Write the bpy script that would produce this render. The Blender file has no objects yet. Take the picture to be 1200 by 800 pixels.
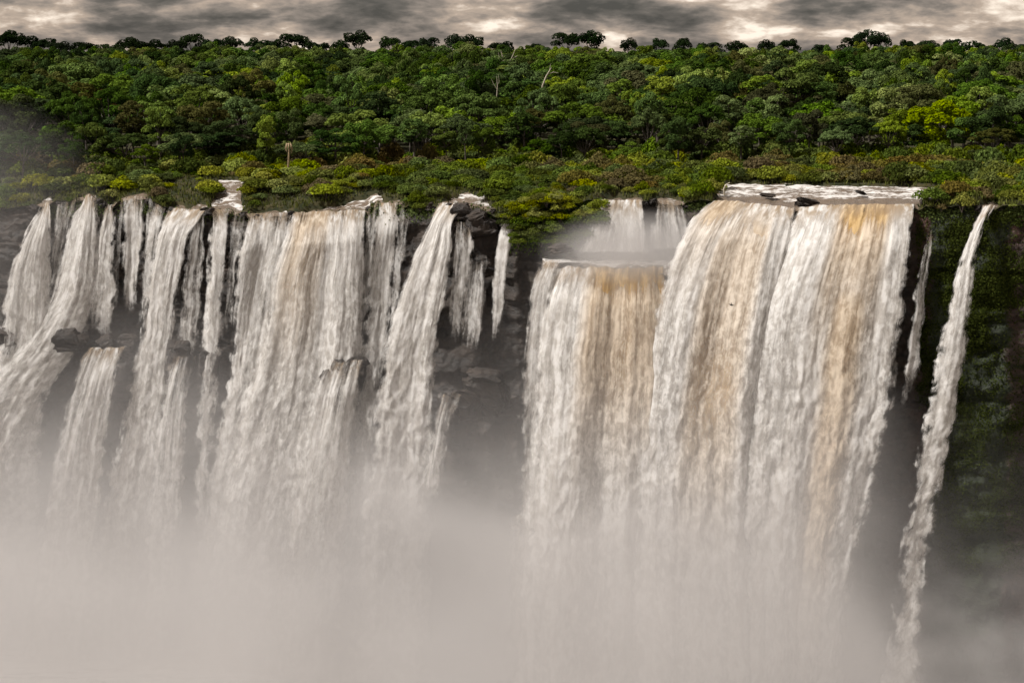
import bpy, bmesh, math, random
import numpy as np
from mathutils import Vector, Matrix

random.seed(7)
RNG = np.random.default_rng(7)
scene = bpy.context.scene
COL = scene.collection

# ------------------------------------------------------------------ camera
F = 2250.0                                   # focal length in photo pixels (1200 wide)
CAM = np.array([0.0, 0.0, 23.3])
PITCH = math.atan(340.0 / F)
cam_d = bpy.data.cameras.new('camera')
cam_d.sensor_width = 36.0
cam_d.lens = F / 1200.0 * 36.0
cam_d.clip_start = 1.0
cam_d.clip_end = 30000.0
cam = bpy.data.objects.new('camera', cam_d)
COL.objects.link(cam)
cam.location = CAM.tolist()
cam.rotation_euler = (math.pi / 2 - PITCH, 0, 0)
scene.camera = cam

# ------------------------------------------------------------------ world, sun, exposure
SUN_AZ = math.radians(-103)                  # clockwise from +Y (view direction): behind the camera's left shoulder
SUN_EL = math.radians(55)
SKY_STRENGTH = 0.1
world = bpy.data.worlds.new('World')
scene.world = world
world.use_nodes = True
wn = world.node_tree
wn.nodes.clear()


def nd(tree, kind, **kw):
    n = tree.nodes.new(kind)
    for k, v in kw.items():
        if k == 'inp':
            for i, val in v.items():
                n.inputs[i].default_value = val
        else:
            setattr(n, k, v)
    return n


def mathn(t, op, a, b=None, clamp=False):
    n = t.nodes.new('ShaderNodeMath')
    n.operation = op
    n.use_clamp = clamp
    for i, v in enumerate((a, b)):
        if v is None:
            continue
        if isinstance(v, (int, float)):
            n.inputs[i].default_value = v
        else:
            t.links.new(v, n.inputs[i])
    return n.outputs[0]


def ramp(t, fac, lo, hi, tmin=0.0, tmax=1.0, smooth=True):
    n = t.nodes.new('ShaderNodeMapRange')
    n.interpolation_type = 'SMOOTHSTEP' if smooth else 'LINEAR'
    t.links.new(fac, n.inputs[0])
    n.inputs[1].default_value = lo
    n.inputs[2].default_value = hi
    n.inputs[3].default_value = tmin
    n.inputs[4].default_value = tmax
    return n.outputs[0]


def mixc(t, fac, a, b):
    n = t.nodes.new('ShaderNodeMix')
    n.data_type = 'RGBA'
    for sock, v in ((n.inputs[0], fac), (n.inputs[6], a), (n.inputs[7], b)):
        if isinstance(v, (int, float)):
            sock.default_value = v
        elif isinstance(v, tuple):
            sock.default_value = (*v, 1)
        else:
            t.links.new(v, sock)
    return n.outputs[2]


def noise(t, vec, scale, detail=4, rough=0.55, dist=0.0, dims='3D'):
    n = t.nodes.new('ShaderNodeTexNoise')
    n.noise_dimensions = dims
    if vec is not None:
        t.links.new(vec, n.inputs['Vector'])
    n.inputs['Scale'].default_value = scale
    n.inputs['Detail'].default_value = detail
    n.inputs['Roughness'].default_value = rough
    n.inputs['Distortion'].default_value = dist
    return n.outputs[0]


def vmul(t, vec, s):
    n = t.nodes.new('ShaderNodeVectorMath')
    n.operation = 'MULTIPLY'
    t.links.new(vec, n.inputs[0])
    n.inputs[1].default_value = s
    return n.outputs[0]


def build_world():
    t = wn
    sky = nd(t, 'ShaderNodeTexSky')
    sky.sky_type = 'NISHITA'
    sky.sun_disc = False
    sky.sun_elevation = SUN_EL
    sky.sun_rotation = SUN_AZ
    co = nd(t, 'ShaderNodeTexCoord')
    sep = nd(t, 'ShaderNodeSeparateXYZ')
    t.links.new(co.outputs['Generated'], sep.inputs[0])
    # cloud deck: view direction projected on a (curved) layer overhead
    zz = mathn(t, 'ADD', mathn(t, 'MAXIMUM', sep.outputs[2], 0.0), 0.30)
    cx = mathn(t, 'DIVIDE', sep.outputs[0], zz)
    cy = mathn(t, 'DIVIDE', sep.outputs[1], zz)
    cb = nd(t, 'ShaderNodeCombineXYZ')
    t.links.new(cx, cb.inputs[0])
    t.links.new(cy, cb.inputs[1])
    cb.inputs[2].default_value = 3.7
    v = cb.outputs[0]
    big = noise(t, v, 4.6, 4, 0.5, 0.25)
    fine = noise(t, v, 15.0, 6, 0.6, 0.2)
    m = mathn(t, 'ADD', mathn(t, 'MULTIPLY', big, 0.68), mathn(t, 'MULTIPLY', fine, 0.32))
    cr = nd(t, 'ShaderNodeValToRGB')
    e = cr.color_ramp.elements
    k = 0.80 / SKY_STRENGTH
    cols = [(0.37, (0.055, 0.051, 0.049)), (0.43, (0.125, 0.110, 0.100)), (0.483, (0.27, 0.225, 0.195)),
            (0.54, (0.50, 0.395, 0.315)), (0.605, (1.1, 0.95, 0.80))]
    while len(e) < len(cols):
        e.new(0.5)
    for el, (p, c) in zip(e, cols):
        el.position = p
        el.color = (*c, 1)
    t.links.new(m, cr.inputs[0])
    sc = nd(t, 'ShaderNodeVectorMath', operation='SCALE')
    t.links.new(cr.outputs[0], sc.inputs[0])
    sc.inputs['Scale'].default_value = k
    col = mixc(t, 0.93, sky.outputs[0], sc.outputs[0])
    bg = nd(t, 'ShaderNodeBackground')
    bg.inputs[1].default_value = SKY_STRENGTH
    t.links.new(col, bg.inputs[0])
    out = nd(t, 'ShaderNodeOutputWorld')
    t.links.new(bg.outputs[0], out.inputs[0])


build_world()
sun_d = bpy.data.lights.new('sun', 'SUN')
sun_d.energy = 5.0
sun_d.angle = math.radians(4)
sun_d.color = (1.0, 0.96, 0.91)
sun = bpy.data.objects.new('sun', sun_d)
COL.objects.link(sun)
to_sun = Vector((math.sin(SUN_AZ) * math.cos(SUN_EL), math.cos(SUN_AZ) * math.cos(SUN_EL), math.sin(SUN_EL)))
sun.rotation_euler = to_sun.to_track_quat('Z', 'Y').to_euler()

vs = scene.view_settings
vs.view_transform = 'Standard'
vs.look = 'None'
vs.exposure = 0.4
vs.gamma = 1.0
vs.use_curve_mapping = False
cy_ = scene.cycles
cy_.use_denoising = True
cy_.use_adaptive_sampling = True
cy_.adaptive_threshold = 0.025
cy_.max_bounces = 8
cy_.diffuse_bounces = 3
cy_.glossy_bounces = 2
cy_.transmission_bounces = 3
cy_.volume_bounces = 3
cy_.transparent_max_bounces = 24
cy_.volume_step_rate = 1.0
cy_.volume_max_steps = 256

# ------------------------------------------------------------------ numeric helpers
sP, cP = math.sin(PITCH), math.cos(PITCH)


def px(x, y, Y):
    """point on the photo ray (x, y) at depth Y metres"""
    x = np.asarray(x, float)
    y = np.asarray(y, float)
    Y = np.asarray(Y, float)
    a = (x - 600.0) / F
    b = (400.0 - y) / F
    dy = cP + b * sP
    dz = -sP + b * cP
    t = Y / dy
    return a * t, Y + 0 * t, CAM[2] + dz * t


def to_px(X, Y, Z):
    zc = Y * cP - (Z - CAM[2]) * sP
    up = Y * sP + (Z - CAM[2]) * cP
    return 600 + F * X / zc, 400 - F * up / zc


def sstep(x, a, b):
    t = np.clip((np.asarray(x, float) - a) / (b - a), 0, 1)
    return t * t * (3 - 2 * t)


def _hash(i, j, k, seed):
    h = (i.astype(np.int64) * 374761393 + j.astype(np.int64) * 668265263 + k.astype(np.int64) * 2147483647 + seed * 974711) & 0xffffffff
    h = ((h ^ (h >> 13)) * 1274126177) & 0xffffffff
    h = ((h ^ (h >> 16)) * 2246822519) & 0xffffffff
    return ((h ^ (h >> 15)) & 0xffff) / 65535.0


def vnoise(x, y, z, seed=0):
    x, y, z = np.broadcast_arrays(np.asarray(x, float), np.asarray(y, float), np.asarray(z, float))
    i, j, k = np.floor(x).astype(np.int64), np.floor(y).astype(np.int64), np.floor(z).astype(np.int64)
    fx, fy, fz = x - i, y - j, z - k
    fx, fy, fz = [f * f * (3 - 2 * f) for f in (fx, fy, fz)]
    r = 0
    for a in (0, 1):
        for b in (0, 1):
            for c in (0, 1):
                w = (fx if a else 1 - fx) * (fy if b else 1 - fy) * (fz if c else 1 - fz)
                r = r + w * _hash(i + a, j + b, k + c, seed)
    return r * 2 - 1


def fbm(x, y, z=0.0, oct=4, seed=0, gain=0.5):
    r, a, f, n = 0, 1.0, 1.0, 0.0
    for o in range(oct):
        r = r + a * vnoise(np.asarray(x) * f, np.asarray(y) * f, np.asarray(z) * f, seed + o * 17)
        n += a
        a *= gain
        f *= 2.03
    return r / n


def herm(xs, ys, q):
    """smooth 1-D interpolation (Catmull-Rom tangents)"""
    xs, ys, q = np.asarray(xs, float), np.asarray(ys, float), np.asarray(q, float)
    m = np.gradient(ys, xs)
    i = np.clip(np.searchsorted(xs, q) - 1, 0, len(xs) - 2)
    h = xs[i + 1] - xs[i]
    t = np.clip((q - xs[i]) / h, 0, 1)
    return ((2 * t**3 - 3 * t**2 + 1) * ys[i] + (t**3 - 2 * t**2 + t) * h * m[i]
            + (-2 * t**3 + 3 * t**2) * ys[i + 1] + (t**3 - t**2) * h * m[i + 1])


# ------------------------------------------------------------------ object helpers
def mesh_np(name, V, Fc, mat=None, smooth=True):
    me = bpy.data.meshes.new(name)
    V = np.asarray(V, np.float32)
    Fc = np.asarray(Fc, np.int32)
    n, k = Fc.shape
    me.vertices.add(len(V))
    me.vertices.foreach_set('co', V.ravel())
    me.loops.add(n * k)
    me.loops.foreach_set('vertex_index', Fc.ravel())
    me.polygons.add(n)
    me.polygons.foreach_set('loop_start', np.arange(0, n * k, k, dtype=np.int32))
    me.polygons.foreach_set('loop_total', np.full(n, k, np.int32))
    if smooth:
        me.polygons.foreach_set('use_smooth', np.ones(n, bool))
    me.update(calc_edges=True)
    if mat:
        me.materials.append(mat)
    return me


def fattr(me, name, vals):
    a = me.attributes.new(name, 'FLOAT', 'POINT')
    a.data.foreach_set('value', np.asarray(vals, np.float32).ravel())


def vattr(me, name, vals):
    a = me.attributes.new(name, 'FLOAT_VECTOR', 'POINT')
    a.data.foreach_set('vector', np.asarray(vals, np.float32).ravel())


def link(name, data, parent=None, loc=None):
    o = bpy.data.objects.new(name, data)
    COL.objects.link(o)
    if parent is not None:
        o.parent = parent
    if loc is not None:
        o.location = loc
    return o


def tag(o, label=None, cat=None, group=None, kind=None):
    for k, v in (('label', label), ('category', cat), ('group', group), ('kind', kind)):
        if v:
            o[k] = v
    return o


def grid_faces(nr, nc):
    i = np.arange(nr - 1)[:, None] * nc + np.arange(nc - 1)[None, :]
    i = i.ravel()
    return np.stack([i, i + 1, i + nc + 1, i + nc], 1)


# ------------------------------------------------------------------ materials
def new_mat(name):
    m = bpy.data.materials.new(name)
    m.use_nodes = True
    m.node_tree.nodes.clear()
    return m, m.node_tree


def out(t, surf=None, vol=None):
    o = t.nodes.new('ShaderNodeOutputMaterial')
    if surf is not None:
        t.links.new(surf, o.inputs['Surface'])
    if vol is not None:
        t.links.new(vol, o.inputs['Volume'])


def attr(t, name, what='Fac'):
    n = t.nodes.new('ShaderNodeAttribute')
    n.attribute_name = name
    return n.outputs[what]


def bump(t, h, strength=0.5, dist=0.3):
    n = t.nodes.new('ShaderNodeBump')
    n.inputs['Strength'].default_value = strength
    n.inputs['Distance'].default_value = dist
    t.links.new(h, n.inputs['Height'])
    return n.outputs[0]


def water_material(name, fine=1.0):
    """falling white water; attributes: wuv (metres across, metres down, seed), dens, brown"""
    m, t = new_mat(name)
    uv = attr(t, 'wuv', 'Vector')
    dens = attr(t, 'dens')
    brown = attr(t, 'brown')
    sep = t.nodes.new('ShaderNodeSeparateXYZ')
    t.links.new(uv, sep.inputs[0])
    streak = noise(t, vmul(t, uv, (1.7 * fine, 0.085, 1)), 1.0, 5, 0.62, 0.15)
    bil = noise(t, vmul(t, uv, (0.95 * fine, 0.55, 1)), 1.0, 6, 0.66, 0.35)
    fineb = noise(t, vmul(t, uv, (3.4 * fine, 1.5, 1)), 1.0, 3, 0.6, 0.2)
    broad = noise(t, vmul(t, uv, (0.42, 0.05, 1)), 1.0, 3, 0.5)
    tb = ramp(t, sep.outputs[1], 0.0, 32.0, 0.15, 0.62)
    n = t.nodes.new('ShaderNodeMix')
    t.links.new(tb, n.inputs[0])
    t.links.new(streak, n.inputs[2])
    t.links.new(bil, n.inputs[3])
    nn = mathn(t, 'ADD', mathn(t, 'MULTIPLY', n.outputs[0], 0.8), mathn(t, 'MULTIPLY', fineb, 0.2))
    a = mathn(t, 'ADD', mathn(t, 'MULTIPLY', mathn(t, 'SUBTRACT', nn, 0.5), 1.9), dens)
    a = mathn(t, 'ADD', a, mathn(t, 'MULTIPLY', mathn(t, 'SUBTRACT', broad, 0.5), 0.9))
    alpha = ramp(t, a, 0.22, 0.98)
    foam = ramp(t, mathn(t, 'ADD', mathn(t, 'MULTIPLY', bil, 0.55), mathn(t, 'MULTIPLY', nn, 0.45)), 0.42, 0.60)
    pale = mixc(t, foam, (0.44, 0.415, 0.385), (0.63, 0.615, 0.595))
    brn = mixc(t, foam, (0.34, 0.205, 0.07), (0.53, 0.37, 0.18))
    bf = mathn(t, 'MULTIPLY', brown, ramp(t, mathn(t, 'ADD', broad, mathn(t, 'MULTIPLY', brown, 0.3)), 0.25, 0.46), clamp=True)
    colr = mixc(t, bf, pale, brn)
    glassy = mathn(t, 'MULTIPLY', ramp(t, sep.outputs[1], 3.5, -0.5), ramp(t, bil, 0.66, 0.40))
    colr = mixc(t, glassy, colr, (0.27, 0.20, 0.13))
    nb = bump(t, nn, 0.22, 0.4)
    d = t.nodes.new('ShaderNodeBsdfDiffuse')
    t.links.new(colr, d.inputs[0])
    t.links.new(nb, d.inputs['Normal'])
    tr = t.nodes.new('ShaderNodeBsdfTranslucent')
    t.links.new(colr, tr.inputs[0])
    ms = t.nodes.new('ShaderNodeMixShader')
    ms.inputs[0].default_value = 0.22
    t.links.new(d.outputs[0], ms.inputs[1])
    t.links.new(tr.outputs[0], ms.inputs[2])
    tp = t.nodes.new('ShaderNodeBsdfTransparent')
    mx = t.nodes.new('ShaderNodeMixShader')
    t.links.new(alpha, mx.inputs[0])
    t.links.new(tp.outputs[0], mx.inputs[1])
    t.links.new(ms.outputs[0], mx.inputs[2])
    out(t, mx.outputs[0])
    return m


def rock_material(name, moss=False):
    m, t = new_mat(name)
    co = t.nodes.new('ShaderNodeTexCoord')
    g = t.nodes.new('ShaderNodeNewGeometry')
    pos = g.outputs['Position']
    n1 = noise(t, vmul(t, pos, (0.25, 0.25, 0.5)), 1.0, 6, 0.65)
    n2 = noise(t, vmul(t, pos, (1.1, 1.1, 1.8)), 1.0, 6, 0.7)
    n3 = noise(t, vmul(t, pos, (0.9, 0.9, 0.08)), 1.0, 4, 0.6)     # wet streaks
    base = mixc(t, ramp(t, n1, 0.35, 0.65), (0.012, 0.0095, 0.008), (0.040, 0.029, 0.022))
    base = mixc(t, ramp(t, n2, 0.5, 0.75), base, (0.046, 0.035, 0.027))
    base = mixc(t, ramp(t, n3, 0.5, 0.7, 0, 0.6), base, (0.016, 0.014, 0.013))
    if moss:
        red = attr(t, 'red')
        base = mixc(t, mathn(t, 'MULTIPLY', red, ramp(t, n2, 0.3, 0.6)), base, (0.060, 0.022, 0.014))
        ms = attr(t, 'moss')
        mk = ramp(t, mathn(t, 'ADD', n1, mathn(t, 'SUBTRACT', ms, 0.5)), 0.45, 0.62)
        base = mixc(t, mk, base, mixc(t, ramp(t, n2, 0.4, 0.65), (0.006, 0.010, 0.003), (0.016, 0.024, 0.006)))
    p = t.nodes.new('ShaderNodeBsdfPrincipled')
    t.links.new(base, p.inputs['Base Color'])
    t.links.new(ramp(t, n1, 0.3, 0.7, 0.42, 0.8), p.inputs['Roughness'])
    p.inputs['Specular IOR Level'].default_value = 0.35
    t.links.new(bump(t, mathn(t, 'ADD', n2, mathn(t, 'MULTIPLY', n1, 1.5)), 0.8, 0.5), p.inputs['Normal'])
    out(t, p.outputs[0])
    return m


def leaf_material(name, dark, light, var=0.85, trans=0.28):
    m, t = new_mat(name)
    tint = attr(t, 'tint')
    oi = t.nodes.new('ShaderNodeObjectInfo')
    hs = t.nodes.new('ShaderNodeHueSaturation')
    base = mixc(t, tint, dark, light)
    t.links.new(base, hs.inputs['Color'])
    t.links.new(mathn(t, 'ADD', mathn(t, 'MULTIPLY', oi.outputs['Random'], 0.035), 0.478), hs.inputs['Hue'])
    r2 = mathn(t, 'FRACT', mathn(t, 'MULTIPLY', oi.outputs['Random'], 17.31))
    t.links.new(mathn(t, 'ADD', mathn(t, 'MULTIPLY', r2, var), 1 - var / 2), hs.inputs['Value'])
    r3 = mathn(t, 'FRACT', mathn(t, 'MULTIPLY', oi.outputs['Random'], 61.7))
    t.links.new(mathn(t, 'ADD', mathn(t, 'MULTIPLY', r3, 0.35), 0.78), hs.inputs['Saturation'])
    d = t.nodes.new('ShaderNodeBsdfDiffuse')
    tr = t.nodes.new('ShaderNodeBsdfTranslucent')
    t.links.new(hs.outputs[0], d.inputs[0])
    t.links.new(hs.outputs[0], tr.inputs[0])
    ms = t.nodes.new('ShaderNodeMixShader')
    ms.inputs[0].default_value = trans
    t.links.new(d.outputs[0], ms.inputs[1])
    t.links.new(tr.outputs[0], ms.inputs[2])
    out(t, ms.outputs[0])
    return m


def plain_material(name, c1, c2, scale=3.0, rough=0.8):
    m, t = new_mat(name)
    g = t.nodes.new('ShaderNodeNewGeometry')
    n1 = noise(t, g.outputs['Position'], scale, 5, 0.65)
    p = t.nodes.new('ShaderNodeBsdfPrincipled')
    t.links.new(mixc(t, ramp(t, n1, 0.35, 0.65), c1, c2), p.inputs['Base Color'])
    p.inputs['Roughness'].default_value = rough
    p.inputs['Specular IOR Level'].default_value = 0.2
    t.links.new(bump(t, n1, 0.5, 0.1), p.inputs['Normal'])
    out(t, p.outputs[0])
    return m


def river_material(name, foam_lo=0.495, foam_hi=0.60):
    m, t = new_mat(name)
    g = t.nodes.new('ShaderNodeNewGeometry')
    pos = g.outputs['Position']
    foamy = attr(t, 'foamy')
    n1 = noise(t, vmul(t, pos, (0.22, 0.55, 0.5)), 1.0, 6, 0.65, 0.6)
    n2 = noise(t, vmul(t, pos, (1.1, 2.2, 1)), 1.0, 5, 0.65, 0.3)
    f = mathn(t, 'ADD', mathn(t, 'ADD', mathn(t, 'MULTIPLY', n1, 0.65), mathn(t, 'MULTIPLY', n2, 0.35)),
              mathn(t, 'MULTIPLY', mathn(t, 'SUBTRACT', foamy, 0.5), 0.35))
    foam = ramp(t, f, foam_lo, foam_hi)
    colr = mixc(t, foam, (0.13, 0.10, 0.075), (0.52, 0.50, 0.48))
    p = t.nodes.new('ShaderNodeBsdfPrincipled')
    t.links.new(colr, p.inputs['Base Color'])
    t.links.new(ramp(t, foam, 0, 1, 0.12, 0.75), p.inputs['Roughness'])
    p.inputs['IOR'].default_value = 1.33
    t.links.new(bump(t, f, 0.6, 0.4), p.inputs['Normal'])
    out(t, p.outputs[0])
    return m


MAT = {}
MAT['water'] = water_material('falling_water')
MAT['veil'] = water_material('falling_spray', 1.25)
MAT['cliff'] = rock_material('wet_basalt', True)
MAT['rock'] = rock_material('dark_rock')
MAT['river'] = river_material('river_rapids')
MAT['soil'] = plain_material('soil', (0.016, 0.020, 0.008), (0.045, 0.038, 0.016), 0.6, 0.95)
MAT['bark'] = plain_material('bark', (0.05, 0.042, 0.034), (0.13, 0.11, 0.09), 4.0)
MAT['pale_bark'] = plain_material('pale_bark', (0.30, 0.26, 0.20), (0.48, 0.43, 0.34), 4.0)
MAT['dead_wood'] = plain_material('dead_wood', (0.20, 0.14, 0.08), (0.36, 0.27, 0.17), 4.0)
LEAF = {
    'dark': leaf_material('leaf_dark', (0.008, 0.016, 0.004), (0.054, 0.096, 0.018)),
    'mid': leaf_material('leaf_mid', (0.015, 0.030, 0.005), (0.118, 0.188, 0.030)),
    'bright': leaf_material('leaf_bright', (0.036, 0.060, 0.007), (0.225, 0.305, 0.044)),
    'olive': leaf_material('leaf_olive', (0.030, 0.034, 0.009), (0.095, 0.098, 0.030)),
    'vivid': leaf_material('leaf_vivid', (0.085, 0.115, 0.006), (0.25, 0.30, 0.016), 0.1),
    'rust': leaf_material('leaf_rust', (0.055, 0.032, 0.011), (0.15, 0.080, 0.028), 0.15),
    'grey': leaf_material('leaf_grey', (0.055, 0.062, 0.028), (0.135, 0.14, 0.066), 0.15),
    'shade': leaf_material('leaf_shade', (0.007, 0.013, 0.005), (0.018, 0.034, 0.011)),  # backlit silhouette of the skyline crowns, put into the leaf colour
    'shrub': leaf_material('leaf_shrub', (0.045, 0.058, 0.006), (0.225, 0.250, 0.022), 1.0),
    'shrub_green': leaf_material('leaf_shrub_green', (0.022, 0.036, 0.006), (0.115, 0.158, 0.020), 0.9),
    'moss': leaf_material('leaf_moss', (0.012, 0.018, 0.004), (0.046, 0.062, 0.012), 0.2),
    'dry': leaf_material('leaf_dry', (0.060, 0.052, 0.016), (0.165, 0.135, 0.040), 0.5),
}

# ------------------------------------------------------------------ the lie of the land
LIP = np.array([  # photo column, photo row of the lip, depth
    (-400, 252, 356), (-60, 250, 345), (40, 242, 338), (52, 237, 338), (80, 236, 338), (105, 229, 337), (130, 241, 336),
    (150, 231, 335), (170, 231, 335), (195, 245, 333), (240, 246, 331), (272, 247, 330), (285, 251, 329),
    (345, 249, 327), (430, 247, 324), (442, 238, 324), (470, 238, 322), (490, 244, 320), (515, 238, 318), (560, 240, 316),
    (580, 248, 315), (605, 250, 313), (650, 238, 312), (700, 235, 310), (760, 235, 308), (800, 236, 306),
    (835, 236, 302), (860, 236, 300), (930, 244, 296), (990, 240, 293), (1070, 240, 290), (1090, 244, 289),
    (1160, 241, 286), (1200, 242, 285), (1600, 244, 276)], float)


def lip_y(c): return np.interp(c, LIP[:, 0], LIP[:, 1]) + 2.6 * fbm(np.asarray(c, float) / 9.0, 0.5, 0.5, 3, 77)
def lip_Y(c): return np.interp(c, LIP[:, 0], LIP[:, 2])
def lip_z(c): return px(c, lip_y(c), lip_Y(c))[2]


def recess(c): return sstep(c, 618, 650) * (1 - sstep(c, 795, 822))
POOL_Z = float(px(700, 312, 299.0)[2]) - 0.3


CH = [(40, 64, 2.5, 0), (92, 118, 2.5, 0), (122, 134, 2, 0), (143, 175, 2.2, 0), (193, 246, 3, 0), (246, 287, 15, 0), (287, 347, 2.2, 0), (345, 434, 3, 0),
      (384, 456, 5.5, 1), (420, 460, 15, 10), (438, 473, 3, 0), (512, 578, 7, 0), (595, 610, 2, 0), (695, 756, 3.5, 0), (764, 802, 3.5, 0), (834, 1092, 34, 0),
      (1149, 1172, 6, 0), (686, 714, 12, 9), (1146, 1180, 17, 13), (296, 310, 22, 17), (486, 520, 16, 13)]


def wet(c, Y):
    """1 inside a river channel, 0 on the banks and islands"""
    d = Y - lip_Y(c)
    r = np.zeros(np.broadcast(c, Y).shape)
    w = fbm(np.asarray(c) * 0.05, np.asarray(Y) * 0.35, 0, 3, 91) * 8
    for a, b, L, d0 in CH:
        tp = 0.28 * (b - a) * np.clip(d / L, 0, 1) * (L < 30)
        a, b = a + tp * 1.4, b - tp * 0.6
        if L > 30:
            a, b = a + 0.6 * np.clip(d, 0, 40), b + 0.35 * np.clip(d, 0, 40) - 10 * (1 - np.clip(d / 6, 0, 1))
        m = sstep(c + w, a - 3, a + 3) * (1 - sstep(c + w, b - 3, b + 3)) * (1 - sstep(d + w * 0.4, L - 1.5, L + 1.5)) * (1 if d0 == 0 else sstep(d + w * 0.3, d0 - 1, d0 + 1))
        r = np.maximum(r, m)
    return r


def rise(Y):
    Y = np.asarray(Y, float)
    return 10.6 * sstep(Y, 360, 900) - 22 * sstep(Y, 960, 1800)


def river_z(c, Y):
    d = np.asarray(Y, float) - lip_Y(c)
    k = sstep(d, 0, 14)
    return lip_z(c) * (1 - k) + 0.15 * k + 0.008 * np.clip(d, 0, 60)


def ground_z(c, Y):
    d = np.asarray(Y, float) - lip_Y(c)
    w = wet(c, Y)
    n = fbm(np.asarray(c) * Y / F / 9.0, np.asarray(Y) / 9.0, 0, 3, 5)
    land = (0.55 + 0.9 * n) * sstep(d, -1.2, 1.0) + 0.15
    far = sstep(d, 40, 120)
    hills = fbm(np.asarray(c) * Y / F / 90.0, np.asarray(Y) / 120.0, 0, 3, 12) * 2.0 * far
    return river_z(c, Y) + (1 - w) * land - w * 0.7 + rise(Y) + hills


def X_of(c, Y): return px(c, 240, Y)[0]
def c_of(X, Y): return 600 + X * F / (Y / (cP + 160 / F * sP))


# ground sheet from the lip to the horizon
cols = np.concatenate([np.linspace(-6000, -450, 14), np.arange(-400, -150, 25), np.arange(-150, 1351, 5.0),
                       np.arange(1375, 1601, 25), np.linspace(1700, 7000, 14)])
dist = np.concatenate([np.array([-0.9, -0.4, 0.0, 0.4, 0.8]), np.linspace(1.2, 60, 80), np.geomspace(63, 640, 70), np.geomspace(700, 9000, 22)])
C2, D2 = np.meshgrid(cols, dist)
Y2 = lip_Y(C2) + D2
Z2 = ground_z(C2, Y2)
V = np.stack([X_of(C2, Y2), Y2, Z2], -1).reshape(-1, 3)
ground = link('ground', mesh_np('ground', V, grid_faces(*C2.shape), MAT['soil']))
tag(ground, 'dark soil plateau under the forest and shrubs above the cliff', kind='structure')

# river on the plateau
cols = np.arange(-150, 1351, 2.5)
dist = np.concatenate([np.array([-0.6, -0.3, 0.0]), np.linspace(0.3, 40, 110)])
C2, D2 = np.meshgrid(cols, dist)
Y2 = lip_Y(C2) + D2
X2 = X_of(C2, Y2)
DN = D2 + 3.5 * fbm(C2 / 22.0, D2 / 4.0, 0, 3, 37)
wv = 0.45 * fbm(X2 / 2.2, Y2 / 1.1, 0, 4, 33) + 0.25 * fbm(X2 / 6, Y2 / 3, 0, 3, 35)
Z2 = river_z(C2, Y2) + wv * sstep(D2, 0, 2) - 0.5 * (D2 < 0)
rf = grid_faces(*C2.shape)
wetv = wet(C2, np.maximum(Y2, lip_Y(C2) + .05)).ravel()
rf = rf[wetv[rf].max(1) > 0.02]
me = mesh_np('river', np.stack([X2, Y2, Z2], -1).reshape(-1, 3), rf, MAT['river'])
fo = 0.42 + 0.20 * sstep(DN, 6, 14) * (C2 > 800) + 0.12 * (C2 < 800) - 0.30 * (C2 < 800) * (1 - sstep(D2, 0.5, 3)) - 0.28 * (C2 > 840) * (1 - sstep(DN, 2, 9))
fattr(me, 'foamy', fo)
tag(link('river', me), 'shallow river with white rapids running to the lip of the falls', kind='structure')

# gorge floor water, far below in the mist
n = 40
gx = np.concatenate([[-9000, -3000], np.linspace(-400, 400, n), [3000, 9000]])
gy = np.concatenate([[-9000, -2000], np.linspace(-100, 420, n), [3000, 9000]])
GX, GY = np.meshgrid(gx, gy)
GZ = -80 + 0.6 * fbm(GX / 14, GY / 14, 0, 3, 3)
me = mesh_np('gorge_water', np.stack([GX, GY, GZ], -1).reshape(-1, 3), grid_faces(*GX.shape), MAT['river'])
fattr(me, 'foamy', np.full(GX.size, 0.75))
tag(link('gorge_water', me), 'churning river in the gorge below the falls', kind='structure')

# cliff
cols = np.concatenate([np.arange(-400, -60, 12.0), np.arange(-60, 1261, 2.0), np.arange(1272, 1601, 12.0)])
prof_n = 230


def cliff_profile(c):
    Yl, zl, R = lip_Y(c), lip_z(c), recess(c)
    mid = (1 - sstep(c, 300, 350)) * 1.6 + 1.8 * sstep(c, 365, 385) * (1 - sstep(c, 425, 440)) + 3.2 * sstep(c, 505, 540) * (1 - sstep(c, 600, 622)) + 0.3
    zm = np.interp(c, [0, 300, 400, 520, 600, 1200], [-27, -28, -32, -34, -34, -30])
    pts = [(Yl + 4.0, zl - 1.2), (Yl + 0.3, zl - 0.35), (Yl - 0.4, zl - 1.2), (Yl - 0.8, np.minimum(zl - 3, -5.0) + 0 * c),
           (Yl - 1.2, POOL_Z + 0.3 + 0 * c), (Yl - 1.7 - 8.6 * R, POOL_Z - 0.2 + 0 * c), (Yl - 2.2 - 9.0 * R, POOL_Z - 4 + 0 * c),
           (Yl - 3.2 - 9 * R, zm + 1.5), (Yl - 3.4 - 9 * R - mid, zm), (Yl - 4.2 - 9 * R - mid, -50 + 0 * c), (Yl - 6 - 9 * R - mid, -83 + 0 * c)]
    return np.array([p[0] for p in pts]), np.array([p[1] for p in pts])


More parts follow.
